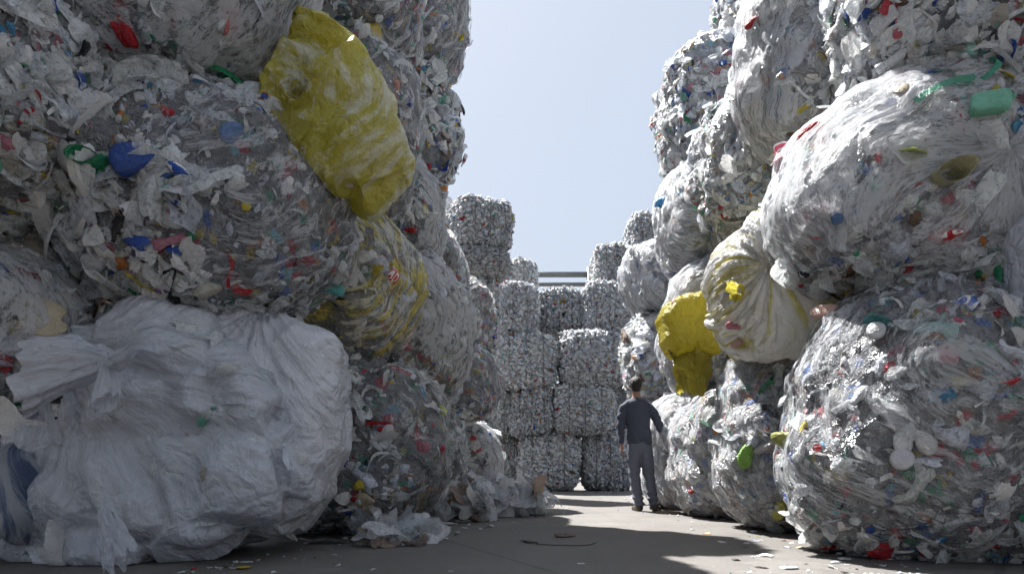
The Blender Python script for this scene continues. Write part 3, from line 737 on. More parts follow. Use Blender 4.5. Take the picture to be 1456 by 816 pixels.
# tied bale of white and yellow film
rt, bs, of, c = shaped_bag('tied_bag', 'big round white bag tied in a yellow star shaped knot, right wall',
    [(1006, 415), (1008, 375), (1025, 335), (1060, 312), (1110, 306), (1160, 318), (1210, 350), (1235, 410), (1215, 470), (1165, 512), (1110, 520), (1060, 520), (1028, 490), (1010, 455)],
    6.0, .75, 61, 'bag_tied', (1047, 413), low=.05, creases=.06, soft=.03, N=130, shrink=.85)
flare('knot', rt, bs, at(1053, 412, 5.27), at(1043, 414, 5.12), .03, .085, 'bag_olive', 5, .02, 24)

# small translucent yellow bag
rt, bs, of, c = shaped_bag('yellow_bag', 'small thin yellow bag bulging from the right wall above the man',
    [(936, 455), (948, 432), (975, 420), (1008, 418), (1022, 440), (1022, 480), (1014, 506), (985, 512), (958, 506), (942, 485)],
    7.35, .33, 62, 'bag_olive', (975, 512), low=.03, creases=.02, soft=.02, N=80)
flare('gathered_tail', rt, bs, at(984, 498, 7.2), at(982, 556, 7.25), .22, .14, 'bag_olive', 6, .05, 40)

# large yellow bag
rt, bs, of, c = shaped_bag('yellow_bag', 'large twisted yellow bag with white streaks slumped high on the left wall',
    [(366, 168), (388, 130), (412, 96), (428, 62), (436, 30), (480, 26), (506, 46), (536, 100), (566, 160), (584, 212), (584, 252), (566, 286), (530, 308), (482, 296), (440, 250), (398, 205)],
    4.8, .34, 63, 'bag_yellow', (440, 40), streak='arc', low=.07, creases=.075, soft=.05, N=150, shrink=.89)
flare('film_tail', rt, bs, at(440, 200, 4.5), at(372, 166, 4.5), .13, .06, 'bag_olive', 8, .04, 36)

# the huge white bag
rt, bs, of, c = shaped_bag('white_bag', 'huge knotted white film bag on the ground in the lower left',
    [(60, 640), (98, 585), (128, 530), (152, 485), (190, 452), (245, 442), (300, 455), (365, 492), (420, 560), (452, 640), (450, 700), (415, 748), (350, 780), (270, 796), (180, 806), (110, 810), (60, 780), (30, 725), (26, 665)],
    4.75, .66, 64, 'bag_white', (158, 516), low=.05, creases=.04, soft=.10, N=210, fill=palette(.35, .5))
flare('bag_neck', rt, bs, at(158, 514, 3.62), at(42, 512, 3.75), .05, .20, 'bag_white', 21, .03, 60, .06)
flare('knot', rt, bs, at(156, 508, 3.62), at(150, 572, 3.52), .03, .08, 'bag_white', 22, .02, 40)
flare('knot', rt, bs, at(150, 524, 3.60), at(185, 500, 3.5), .05, .03, 'bag_white', 23, .02, 30)
flare('torn_tail', rt, bs, at(150, 722, 3.55), at(172, 800, 3.5), .03, .09, 'bag_white', 24, .02, 40)
shaped_bag('blue_bag_end', 'dark blue end of the bag', [(24, 690), (34, 650), (62, 630), (90, 645), (100, 685), (92, 730), (70, 765), (40, 750)], 4.4, .40, 67, 'bag_blue', (60, 600), parent=rt, N=60, creases=.02, soft=.02)
shaped_bag('white_bag', 'smooth white bag squeezed between the huge knotted bag and the bulging bale',
    [(300, 470), (340, 440), (400, 452), (450, 468), (482, 492), (490, 560), (488, 640), (466, 712), (425, 758), (380, 772), (320, 740), (290, 600)],
    4.95, .5, 65, 'bag_back', (396, 452), low=.05, creases=.03, soft=.03, N=120)
shaped_bag('white_bag', 'small white film bag at the right picture edge above the huge corner bale',
    [(1468, 350), (1472, 310), (1490, 282), (1520, 278), (1560, 330), (1560, 430), (1525, 470), (1482, 468), (1470, 430)],
    4.05, .34, 66, 'bag_back', (1480, 270), low=.02, creases=.02, soft=.02, N=60)

# ------------------------------------------------------------------ single pieces one can point at, set into the bales
PC = NT('coloured_plastic'); _v = PC.coord(); _oc = PC.n('ShaderNodeObjectInfo').outputs['Color']
_cr = PC.math('ADD', PC.math('MULTIPLY', PC.math('ABSOLUTE', PC.math('SUBTRACT', PC.noise(_v, 16, 3, .6, .9), .5)), -2.2), PC.math('MULTIPLY', PC.math('ABSOLUTE', PC.math('SUBTRACT', PC.noise(_v, 45, 3, .6, .6), .5)), -1.0))
M['piece'] = PC.plastic(PC.mixc(PC.math('MULTIPLY', PC.noise(_v, 14, 4), .5), _oc, (.4, .38, .35), 'MULTIPLY'), PC.bump(_cr, .9, .02), .28, .15)
PR = NT('printed_plastic'); _v = PR.coord(); _oc = PR.n('ShaderNodeObjectInfo').outputs['Color']
_w = PR.n('ShaderNodeTexWave', wave_type='RINGS'); PR.l(PR.coord((1, 1.6, 1)), _w.inputs[0]); _w.inputs['Scale'].default_value = 5; _w.inputs['Distortion'].default_value = 5; _w.inputs['Detail'].default_value = 1
M['print'] = PR.plastic(PR.mixc(PR.math('GREATER_THAN', _w.outputs[1], .72), _oc, (.8, .79, .78)), PR.bump(PR.noise(_v, 30, 4), .4, .006), .3, .12)

def canister(r):
    v, t = cubesphere(14); n_ = 6
    k = 1 / (np.abs(v) ** n_).sum(1) ** (1 / n_); v = v * k[:, None] * np.array([.5, .3, .2])
    v = v * (1 + .10 * np.clip(folds(v * 2, r, 6, .3), -1, 1))[:, None]
    c, ct = lathe([(.001, .08), (.07, .08), (.075, 0), (.075, -.08), (.001, -.08)], 14); c = c[:, [2, 0, 1]] + np.array([.55, .12, 0])
    return np.concatenate([v, c]), np.concatenate([t, ct + len(v)]), None

def twig(r):
    n = 9; a = np.linspace(0, 2 * math.pi, 6, endpoint=False); V = []
    for i in range(n):
        u = i / (n - 1); w = .022 * (1 - .6 * u)
        cpt = np.array([u - .5, .05 * math.sin(u * 5 + r.uniform(-.3, .3)), .04 * math.sin(u * 7)])
        V += [cpt + np.array([0, math.cos(x) * w, math.sin(x) * w]) for x in a]
    t = []
    for i in range(n - 1):
        for j in range(6):
            A, B, C, D_ = i * 6 + j, i * 6 + (j + 1) % 6, (i + 1) * 6 + (j + 1) % 6, (i + 1) * 6 + j; t += [[A, B, C], [A, C, D_]]
    return np.array(V), np.array(t), None

def t_rag(r):
    v, t, m = t_puff(r, 4); v = v + v / (np.linalg.norm(v, axis=1, keepdims=True) + 1e-6) * (folds(v * 2, r, 30, .05))[:, None]
    return v, t, m

def piece(kind, px, py, size, col, ang=0, mat='piece', tilt=.35, label=None, lift=.3, seed=None):
    """cast from the camera's side onto the bales to find which bale the piece sits in"""
    o_ = Vector((0, 0, EYE)); d = Vector(tuple(at(px, py, 1.0) - np.array([0, 0, EYE]))).normalized(); best = None
    for tree, root, base in BVH:
        h = tree.ray_cast(o_, d)
        if h[0] is not None and (best is None or h[3] < best[3]): best = (h[0], h[1], root, h[3], base)
    if best is None: return
    p, n, root, _, base = best
    r = rs(int(px * 3 + py) if seed is None else seed)
    v, t, _m = {'bottle': lambda: t_bottle(r, 18), 'jug': lambda: canister(r), 'cap': lambda: t_cap(r, 20), 'cup': lambda: t_cup(r, 16) if col[0] < .6 else t_rag(r), 'scrap': lambda: t_rag(r),
                'wrapper': lambda: t_sheet(r, 16), 'strip': lambda: t_strip(r, 24), 'twig': lambda: twig(r)}[kind]()
    n = np.array(n); z = n + r.normal(size=3) * tilt * .5 + np.array([0, -.5, 0]); z /= np.linalg.norm(z)
    rt_ = np.cross(np.array([0, 0, 1.0]), z); rt_ /= np.linalg.norm(rt_); up = np.cross(z, rt_)
    a = R(ang); x = rt_ * math.cos(a) + up * math.sin(a); y = np.cross(z, x)
    if kind == 'cap': pass
    size = size * .72; v = v @ np.stack([x, y, z]) * size
    nm = {'scrap': 'film_scrap', 'wrapper': 'wrapper', 'strip': 'film_strip'}.get(kind, kind)
    o = link(nm, make_mesh(nm, v, t), M['wood'] if kind == 'twig' else M[mat], root, tuple(np.array(p) + n * size * .5 * (lift - .25) - base), label=label)
    o.color = (*col, 1)
M['wood'] = m_simple('dry_wood', (.10, .06, .035), .7)
RED, BLU, SKY, GRN, MNT, YEL, ORG, PNK, BLK, WHT, CRM = (.50, .02, .03), (.03, .09, .38), (.12, .42, .80), (.03, .30, .14), (.22, .58, .42), (.70, .56, .06), (.75, .28, .05), (.7, .25, .33), (.02, .02, .025), (.8, .8, .8), (.68, .58, .42)
for a in [
 ('scrap', 175, 42, .20, RED, -60, 'piece', .3, 'red scrap'), ('wrapper', 42, 142, .17, (.6, .10, .12), 60, 'piece', .3, 'pink red wrapper'), ('wrapper', 242, 162, .18, RED, -40, 'piece', .3, 'bright red wrapper'),
 ('cup', 142, 232, .30, GRN, 20, 'piece', .3, 'crushed green tub'), ('scrap', 205, 218, .26, BLU, 10, 'piece', .3, 'dark blue scrap'), ('bottle', 258, 240, .26, BLU, -30, 'print', .3, 'blue and white printed pouch'),
 ('strip', 322, 378, .30, RED, -60, 'piece', .3, 'red ribbon'), ('wrapper', 343, 402, .22, RED, -65, 'piece', .3, 'red film strip'), ('wrapper', 262, 348, .30, BLU, 15, 'piece', .3, 'blue film'), ('wrapper', 232, 255, .22, (.05, .12, .3), 50),
 ('cap', 272, 336, .07, GRN, 0), ('cap', 350, 294, .08, YEL, 0), ('bottle', 330, 60, .25, WHT, 20), ('cap', 322, 95, .06, BLU, 0), ('cup', 345, 128, .16, WHT, 30), ('cap', 414, 18, .06, BLU, 0), ('cap', 376, 138, .06, BLU, 0),
 ('cup', 405, 268, .16, WHT, 60), ('bottle', 148, 98, .22, YEL, 10), ('wrapper', 325, 20, .3, (.6, .22, .22), 80), ('wrapper', 330, 188, .24, (.15, .25, .5), 20), ('strip', 417, 367, .13, BLK, -70, 'piece', .3, 'black strap end'),
 ('bottle', 205, 298, .30, (.6, .62, .66), 70), ('bottle', 118, 330, .28, (.5, .53, .58), 10), ('cup', 140, 365, .22, (.6, .62, .66), 0), ('wrapper', 300, 405, .34, (.6, .58, .5), 0), ('scrap', 60, 452, .28, CRM, 0, 'piece', .3, 'beige paper sack'),
 ('wrapper', 22, 382, .2, (.55, .15, .2), 30), ('bottle', 95, 418, .2, (.7, .72, .75), 40), ('wrapper', 103, 418, .09, RED, 0),
 ('wrapper', 557, 396, .24, RED, 80, 'print', .2, 'red printed wrapper'), ('scrap', 475, 408, .17, (.10, .42, .40), 0, 'piece', .3, 'teal scrap'), ('wrapper', 494, 262, .2, CRM, 0), ('cap', 556, 478, .08, BLU, 0),
 ('strip', 531, 606, .36, RED, -15, 'piece', .3, 'red cloth strip'), ('wrapper', 545, 612, .16, RED, -20), ('scrap', 512, 690, .14, YEL, 20), ('wrapper', 488, 705, .22, WHT, 30), ('scrap', 520, 715, .28, CRM, 0), ('wrapper', 628, 640, .12, RED, 70),
 ('scrap', 530, 40, .36, (.62, .50, .12), -60, 'piece', .3, 'yellow film scrap'), ('wrapper', 590, 85, .2, BLU, 60, 'piece', .3, 'blue scrap'), ('wrapper', 564, 120, .2, (.6, .25, .2), 60), ('wrapper', 572, 140, .18, GRN, 40),
 ('cap', 599, 92, .08, ORG, 0), ('wrapper', 608, 235, .13, RED, -60), ('wrapper', 592, 210, .10, RED, 0), ('wrapper', 620, 12, .13, (.6, .1, .1), 0), ('wrapper', 600, 28, .14, GRN, 30), ('scrap', 580, 327, .12, RED, 0), ('cap', 603, 296, .10, YEL, 0),
 ('scrap', 630, 585, .14, (.6, .7, .15), 0), ('scrap', 672, 625, .15, RED, 0), ('scrap', 678, 640, .2, (.5, .12, .15), 0), ('cap', 686, 596, .1, YEL, 0), ('wrapper', 680, 505, .2, YEL, 0), ('wrapper', 650, 392, .14, RED, 0),
 # right wall
 ('jug', 1405, 156, .29, MNT, 0, 'piece', .2, 'mint green canister', .8), ('wrapper', 1338, 330, .30, RED, -10, 'print', .2, 'red sack with white lettering', .6), ('strip', 1368, 165, .26, (.45, .08, .08), 80, 'piece', .3, 'red strap'), ('cap', 1367, 141, .09, (.1, .45, .35), 0, 'piece', .3, 'green lid'),
 ('cap', 1283, 133, .13, CRM, 0, 'piece', .3, 'beige jar lid', .9), ('bottle', 1205, 330, .34, (.66, .67, .72), 75, 'piece', .3, 'grey bottle'), ('cap', 1193, 308, .11, (.12, .22, .42), 0, 'piece', .3, 'blue bottle base', 1.0), ('strip', 1163, 340, .16, RED, -40), ('scrap', 1162, 187, .16, RED, 30, 'piece', .3, 'red scrap', .7),
 ('wrapper', 1113, 222, .26, (.7, .10, .16), 20, 'print', .2, 'pink red printed sack', .7), ('bottle', 1250, 60, .26, (.7, .66, .6), 50), ('wrapper', 1205, 50, .26, (.72, .50, .2), 20), ('wrapper', 1232, 28, .24, BLU, 60, 'piece', .3, 'blue film'), ('jug', 1262, 30, .24, (.68, .68, .70), 20, 'piece', .3, 'white canister', .6), ('cap', 1278, 47, .09, (.5, .12, .15), 0, 'piece', .3, None, 1.0),
 ('bottle', 1275, 78, .32, (.7, .72, .75), 20, 'piece', .3, 'clear bottle', .8), ('wrapper', 1295, 65, .15, YEL, 0), ('cap', 1324, 104, .07, BLU, 0), ('scrap', 1358, 88, .16, WHT, 0), ('wrapper', 1385, 70, .24, (.35, .6, .55), 0), ('strip', 1400, 98, .5, (.06, .35, .22), 40, 'piece', .3, 'green netting strip'), ('strip', 1345, 130, .5, (.10, .38, .25), 42),
 ('cup', 1200, 122, .18, WHT, 30), ('twig', 1142, 108, .28, BLK, -18, 'piece', .3, 'dark stick', 1.4), ('twig', 1178, 140, .28, BLK, -85, 'piece', .3, None, 1.2), ('twig', 1170, 85, .2, BLK, -50, 'piece', .3, None, 1.2),
 ('wrapper', 1252, 265, .18, (.25, .6, .45), 20), ('wrapper', 1300, 215, .22, (.6, .7, .2), 0), ('wrapper', 1258, 218, .20, (.6, .15, .17), -40), ('cup', 1335, 255, .28, (.5, .48, .3), 10, 'piece', .3, 'crushed olive tub'), ('strip', 1318, 258, .2, RED, 30), ('cap', 1448, 180, .12, (.08, .3, .5), 0),
 ('wrapper', 1362, 430, .34, (.05, .12, .42), -40, 'print', .2, 'blue and white printed wrapper'), ('wrapper', 1365, 452, .22, (.65, .12, .2), -10, 'print', .2, 'pink printed wrapper'), ('cap', 1400, 398, .12, (.62, .42, .10), 0, 'piece', .3, 'amber jar lid', .9), ('bottle', 1425, 385, .24, GRN, 80, 'piece', .3, 'green bottle', .5), ('scrap', 1393, 385, .14, GRN, 0),
 ('wrapper', 1252, 470, .30, (.10, .30, .32), 10), ('cap', 1248, 474, .15, (.7, .72, .74), 0, 'piece', .3, 'clear jar base', 1.0), ('scrap', 1182, 442, .2, (.7, .45, .38), 0), ('wrapper', 1210, 415, .12, (.75, .28, .06), 30), ('scrap', 1265, 518, .1, RED, 0), ('scrap', 1355, 502, .12, RED, 0), ('wrapper', 1370, 540, .24, YEL, 0, 'piece', .3, 'yellow wrapper'),
 ('wrapper', 1330, 470, .34, (.45, .62, .60), -20), ('wrapper', 1338, 565, .22, (.05, .2, .35), 0), ('cup', 1285, 622, .22, (.72, .73, .75), 60), ('bottle', 1225, 560, .26, (.68, .7, .72), 50), ('cap', 1282, 655, .18, (.66, .67, .70), 0, 'piece', .3, 'clear round lid', 1.0), ('scrap', 1302, 622, .18, (.7, .7, .7), 0),
 ('scrap', 1245, 780, .20, RED, -40, 'piece', .3, 'crumpled red sack', .6), ('wrapper', 1275, 755, .18, (.4, .04, .04), -30), ('cap', 1238, 752, .07, BLU, 0), ('wrapper', 1140, 610, .16, YEL, 80), ('cap', 1147, 585, .06, RED, 0), ('wrapper', 1440, 545, .16, RED, 0), ('wrapper', 1165, 640, .14, RED, 0),
 ('scrap', 1110, 725, .24, (.66, .62, .15), -20, 'piece', .3, 'olive yellow scrap', .6), ('scrap', 1068, 648, .18, (.35, .65, .12), 60, 'piece', .3, 'lime green scrap', .6), ('cup', 1098, 635, .24, (.66, .62, .60), 20), ('wrapper', 1108, 648, .14, RED, 10), ('wrapper', 1092, 610, .12, RED, 0), ('scrap', 1122, 622, .2, (.45, .45, .12), 0),
 ('wrapper', 1005, 605, .32, (.40, .66, .54), -50, 'piece', .3, 'mint green film'), ('wrapper', 988, 622, .16, (.55, .72, .25), 0), ('cap', 1020, 612, .12, ORG, 0), ('wrapper', 948, 662, .2, RED, 80, 'piece', .3, 'red scrap'), ('wrapper', 960, 632, .2, (.45, .10, .5), 60), ('scrap', 985, 700, .12, RED, 0),
 ('scrap', 946, 286, .19, SKY, 30, 'piece', .3, 'light blue crumpled scrap', 1.3), ('scrap', 1043, 462, .16, PNK, 0), ('scrap', 1052, 490, .16, (.75, .5, .4), 0), ('scrap', 1022, 315, .1, YEL, 0), ('wrapper', 990, 185, .2, (.05, .4, .28), 0), ('wrapper', 1012, 130, .2, BLU, 30), ('wrapper', 1002, 262, .15, RED, 0), ('scrap', 958, 315, .09, ORG, 0),
 ('wrapper', 1080, 45, .18, (.05, .42, .28), 0), ('scrap', 1075, 30, .13, RED, 0), ('wrapper', 1040, 252, .2, (.8, .78, .55), 0), ('wrapper', 955, 430, .16, (.6, .25, .15), 60),
]:
    k_ = dict(zip(['mat', 'tilt', 'label', 'lift'], a[6:])); piece(*a[:6], **k_)

# ------------------------------------------------------------------ the standing man
def vol(name, parts, voxel, mat, parent, fold=None, smooth=6, seed=0, finish=None):
    """one continuous body grown through a chain of tapering joints"""
    sv, stt = ico(3); V, T, o = [], [], 0
    for ch in parts:                                   # chain: [(x,y,z, rx, ry), ...]
        for a, b in zip(ch[:-1], ch[1:]):
            a, b = np.array(a, float), np.array(b, float); L_ = np.linalg.norm(b[:3] - a[:3]); n = max(2, int(L_ / (min(a[3], b[3]) * .25)) + 1); n = min(n, 40)
            for u in np.linspace(0, 1, n):
                q = a * (1 - u) + b * u; V.append(sv * np.array([q[3], q[4], (q[3] + q[4]) / 2]) + q[:3]); T.append(stt + o); o += len(sv)
    me = make_mesh(name, np.concatenate(V), np.concatenate(T)); ob = bpy.data.objects.new('tmp', me); COL.objects.link(ob)
    m = ob.modifiers.new('r', 'REMESH'); m.mode = 'VOXEL'; m.voxel_size = voxel; m.use_smooth_shade = True
    s = ob.modifiers.new('s', 'SMOOTH'); s.iterations = smooth; s.factor = .5
    dg = bpy.context.evaluated_depsgraph_get(); ev = ob.evaluated_get(dg); m2 = bpy.data.meshes.new_from_object(ev)
    bpy.data.objects.remove(ob)
    co = np.empty(len(m2.vertices) * 3, np.float32); m2.vertices.foreach_get('co', co); co = co.reshape(-1, 3).astype(float)
    if fold is not None:
        nr = np.empty(len(m2.vertices) * 3, np.float32); m2.vertices.foreach_get('normal', nr); nr = nr.reshape(-1, 3)
        co = co + nr * fold(co)[:, None]
    if finish: co = finish(co)
    m2.vertices.foreach_set('co', co.astype(np.float32).ravel()); m2.update(); m2.name = name; m2.shade_smooth()
    return link(name, m2, mat, parent)

man = thing('person', 'standing man seen from behind in dark navy sweater and grey trousers looking up', 'person', (1.745, 9.2, 0))
skin = m_simple('skin', (.30, .17, .12), .5, 30, .1, trans=0)
knit = m_simple('navy_knit', (.055, .062, .092), .85, 260, .35, .003)
cloth = m_simple('grey_cotton', (.13, .14, .18), .85, 220, .3, .003)
leather = m_simple('brown_leather', (.055, .038, .030), .5, 60, .2)
hairm = m_simple('dark_hair', (.014, .011, .010), .55, 300, .6, .01)

def hand(w, dirv, side, s=1.0):
    """palm, four unequal bent fingers, thumb; w wrist point, side +1 thumb towards +x"""
    w = np.array(w); d = np.array(dirv, float); d /= np.linalg.norm(d); fwd = np.array([0, 1.0, 0]); lat = np.cross(d, [1.0, 0, 0]); lat /= np.linalg.norm(lat)
    if lat[1] < 0: lat = -lat                           # fingers spread along the walking direction
    inn = np.array([side, 0, 0.]); out = []
    pc = w + d * .05
    for k in (-1, -.33, .33, 1):
        out.append([(*(w), .022, .022), (*(w + d * .085 + lat * .026 * k), .014, .016)])
    for k, ln in ((-1.1, .060), (-.38, .076), (.38, .080), (1.1, .070)):
        b = w + d * .085 + lat * .024 * k; m_ = b + d * ln * .5 + inn * .008; e = m_ + d * ln * .42 + inn * .022
        out.append([(*b, .0105, .0105), (*m_, .0092, .0092), (*e, .0075, .0075)])
    tb = w + d * .028 + lat * .026; tm = tb + d * .035 + lat * .022 + inn * .012; te = tm + d * .03 + lat * .004 + inn * .012
    out.append([(*tb, .014, .014), (*tm, .0115, .0115), (*te, .009, .009)])
    return out
HX, HZ = -.075, 1.685
lw, rw = (-.262, .03, .90), (.318, .04, .945)
ch = [[(HX, .012, HZ + .028, .076, .095), (HX, .012, HZ + .022, .076, .095)], [(HX, .055, HZ - .01, .060, .055), (HX, .075, HZ - .07, .038, .034)], [(HX, .0, HZ - .04, .062, .065), (HX, .03, HZ - .055, .058, .055)],
      [(HX, .108, HZ - .005, .011, .011), (HX, .118, HZ - .022, .013, .010)],
      [(HX - .077, .01, HZ - .01, .010, .018), (HX - .079, .005, HZ + .018, .011, .02)], [(HX + .077, .01, HZ - .01, .010, .018), (HX + .079, .005, HZ + .018, .011, .02)],
      [(HX, -.005, HZ - .06, .052, .055), (-.070, -.012, 1.54, .058, .058), (-.066, -.01, 1.47, .09, .07)],
      [(-.066, -.01, 1.43, .10, .06), (-.04, 0, 1.2, .10, .07), (-.02, 0, 1.0, .10, .07)],
      [(-.25, 0, 1.40, .035, .035), (-.277, .005, 1.15, .026, .026), (-.264, .028, .925, .022, .024), (*lw, .022, .024)], [(.118, 0, 1.40, .035, .035), (.238, .005, 1.17, .026, .026), (.312, .036, .972, .022, .024), (*rw, .022, .024)],
      [(-.066, -.01, 1.43, .04, .04), (-.25, 0, 1.40, .035, .035)], [(-.066, -.01, 1.43, .04, .04), (.118, 0, 1.40, .035, .035)],
      [(-.09, 0, .93, .07, .07), (-.09, .01, .52, .05, .05), (-.03, 0, .10, .04, .045)], [(.04, 0, .93, .07, .07), (.10, .015, .52, .05, .05), (.165, 0, .10, .04, .045)]]
ch += hand(lw, (.05, .10, -1), 1) + hand(rw, (.12, .12, -1), -1)
vol('body', ch, .0065, skin, man, smooth=3)
def turn(co):                                            # hair keeps to the skull, cut short at the nape
    return co
hr = vol('hair', [[(HX, -.004, HZ + .040, .083, .100), (HX, -.008, HZ + .030, .083, .096)], [(HX, -.030, HZ + .0, .074, .070), (HX, -.040, HZ - .040, .060, .045)]], .006, hairm, man,
         fold=lambda c: .005 * fbm(c * 60, 3, 3), smooth=3)
def shirt_fold(c):
    f = .010 * fbm(c * [7, 7, 5], 4, 3) + .006 * vn(np.stack([c[:, 0] * 4 + c[:, 2] * 9, c[:, 1] * 4, c[:, 2] * 14 - c[:, 0] * 8], 1), 7)
    f += .012 * sstep(1.06, .98, c[:, 2]) * vn(c * [12, 12, 5], 9) * (np.abs(c[:, 0] + .03) < .22)
    arm = (c[:, 0] < -.22) | (c[:, 0] > .15)
    return f + .0045 * arm * np.sin(c[:, 2] * 55 + 3 * vn(c * 9, 3))
vol('sweater', [[(-.068, -.012, 1.475, .085, .075), (-.066, -.01, 1.40, .165, .105), (-.058, -.005, 1.28, .175, .118), (-.04, 0, 1.12, .155, .112), (-.025, 0, .99, .172, .122), (-.022, 0, .925, .165, .118)],
                [(-.068, -.012, 1.50, .072, .066), (-.068, -.012, 1.515, .068, .062)],
                [(-.066, -.01, 1.475, .07, .07), (-.165, -.005, 1.445, .066, .066), (-.238, 0, 1.385, .064, .066), (-.272, 0, 1.28, .060, .060), (-.277, .005, 1.15, .054, .054), (-.268, .02, 1.00, .044, .046), (-.264, .028, .925, .037, .039)],
                [(-.066, -.01, 1.475, .07, .07), (.035, -.005, 1.445, .066, .066), (.108, 0, 1.385, .064, .066), (.182, 0, 1.29, .062, .060), (.238, .005, 1.17, .055, .054), (.285, .025, 1.05, .046, .046), (.312, .036, .972, .038, .039)]],
    .0085, knit, man, fold=shirt_fold, smooth=4)
def trouser_fold(c):
    f = .008 * fbm(c * [6, 6, 4], 14, 3)
    f += .012 * sstep(.32, .12, c[:, 2]) * np.sin(c[:, 2] * 75 + 3 * vn(c * 7, 5)) + .006 * sstep(.2, .0, np.abs(c[:, 2] - .5)) * np.sin(c[:, 2] * 50 + 4 * c[:, 0] * 8)
    return f
vol('trousers', [[(-.022, 0, .96, .150, .108), (-.022, -.005, .88, .155, .118)], [(-.09, 0, .86, .098, .112), (-.098, .005, .66, .088, .094), (-.092, .012, .50, .076, .082), (-.062, .0, .27, .068, .078), (-.03, -.005, .085, .066, .078)],
                 [(.045, 0, .86, .098, .112), (.078, .005, .66, .088, .094), (.102, .015, .50, .076, .082), (.138, .0, .27, .068, .078), (.165, -.005, .085, .066, .078)]],
    .0085, cloth, man, fold=trouser_fold, smooth=4)
def flat0(co): co[:, 2] = np.maximum(co[:, 2], .001); return co
for sx, dx, dy in ((-.035, -.03, .19), (.17, .10, .15)):
    vol('shoe', [[(sx, -.05, .05, .042, .045), (sx, -.03, .085, .040, .045)], [(sx, -.05, .034, .042, .042), (sx + dx * .5, dy * .45, .032, .044, .044), (sx + dx, dy, .026, .036, .036)]], .006, leather, man, smooth=3, finish=flat0)

# ------------------------------------------------------------------ loose things on the concrete
def bundle(r):
    V, T, o = [], [], 0
    for k in range(9):
        v, t, _m = t_puff(r, 4)
        v = v * [.9, .8, .55] * r.uniform(.6, 1) + np.array([r.uniform(-.12, .12), r.uniform(-.1, .1), .05 * k]); V.append(v); T.append(t + o); o += len(v)
    return np.concatenate(V), np.concatenate(T)

def ground_piece(name, label, cat, px, py, size, col, kind, seed, mat='piece', flat=.5, h=None, rz=0, group=None, sub=4):
    D = EYE * FPX / (py - HY); c = at(px, py, D); r = rs(seed)
    v, t = {'sheet': lambda: t_sheet(r, 20)[:2], 'puff': lambda: t_puff(r, sub)[:2], 'bundle': lambda: bundle(r), 'bottle': lambda: t_bottle(r, 18)[:2], 'strip': lambda: t_strip(r, 24)[:2], 'twig': lambda: twig(r)[:2]}[kind]()
    v = v * size; v[:, 2] *= flat
    c_, s_ = math.cos(rz), math.sin(rz); v = v @ np.array([[c_, s_, 0], [-s_, c_, 0], [0, 0, 1]])
    v[:, 2] -= np.percentile(v[:, 2], 6); v[:, 2] = np.maximum(v[:, 2], .002)
    o = link(name, make_mesh(name, v, t), M[mat], None, (c[0], D, 0)); o['label'] = label; o['category'] = cat
    if group: o['group'] = group
    o.color = (*col, 1); return o

def film_heap(label, px, py, w, hgt, seed, brown=.2, D=None, cnt=170):
    D = D or EYE * FPX / (py - HY); c = at(px, py, D); r = rs(seed)
    p, t = blob((w / 2, w * .34, hgt / 2), 50, 2.3, seed, .05, .2, .05); p[:, 2] = np.maximum(p[:, 2] + hgt * .42, .003)
    root = thing('film_heap', label, 'plastic film', (c[0], D + w * .25, 0), 'crumpled film heaps on the concrete')
    nn = vnormals(p, t); link('crumpled_film', make_mesh('crumpled_film', p, t), M['core_white'], root)
    pal = [(6, (.80, .80, .82), 1), (4, (.72, .74, .78), .7), (.8 * brown, (.42, .33, .27), 1), (3, (.70, .70, .70), 1), (1.2, (.5, .55, .6), .6)]
    T = [(.45, [t_sheet(r, 14) for _ in range(10)]), (.55, [t_drape(r, 16) for _ in range(8)])]
    v, tt, cc = scatter(p, nn, np.ones(len(p)) * (.1 + (nn[:, 2] > -.3)), cnt, T, .08, min(.42, w * .7), pal, r, tilt=.5, sink=.15, big=1.3)
    v[:, 2] = np.maximum(v[:, 2], .003)
    link('film_folds', make_mesh('film_folds', v, tt, {'col': ('FLOAT_COLOR', cc)}), M['scrap'], root, kind='stuff')
film_heap('low heap of crumpled film before the low ground bale', 640, 741, .66, .36, 5, .5)
film_heap('bright white crumpled film heap at the end of the left wall', 712, 733, .85, .36, 6, .0)
film_heap('flat bundle of layered white film lying alone on the concrete', 560, 775, .42, .10, 7, .0, cnt=70)
film_heap('small crumpled white film at the foot of the bulging ground bale', 570, 752, .28, .12, 8, .0, cnt=40)
G = 'small plastic litter on the concrete'
ground_piece('film_rag', 'thin see through film rag beside the huge white bag', 'plastic film', 462, 772, .34, (.55, .57, .60), 'sheet', 73, flat=.35)
ground_piece('film_rag', 'small pale film scrap almost under the huge white bag', 'plastic film', 430, 768, .14, (.6, .6, .62), 'sheet', 74, flat=.3)
ground_piece('crushed_bottle', 'flattened clear bottle before the brownish film heap', 'bottle', 634, 746, .26, (.74, .76, .79), 'bottle', 75, flat=.5)
ground_piece('crushed_bottle', 'squashed pale bottle against the brownish film heap', 'bottle', 660, 742, .2, (.7, .7, .7), 'bottle', 76, flat=.5, rz=.4)
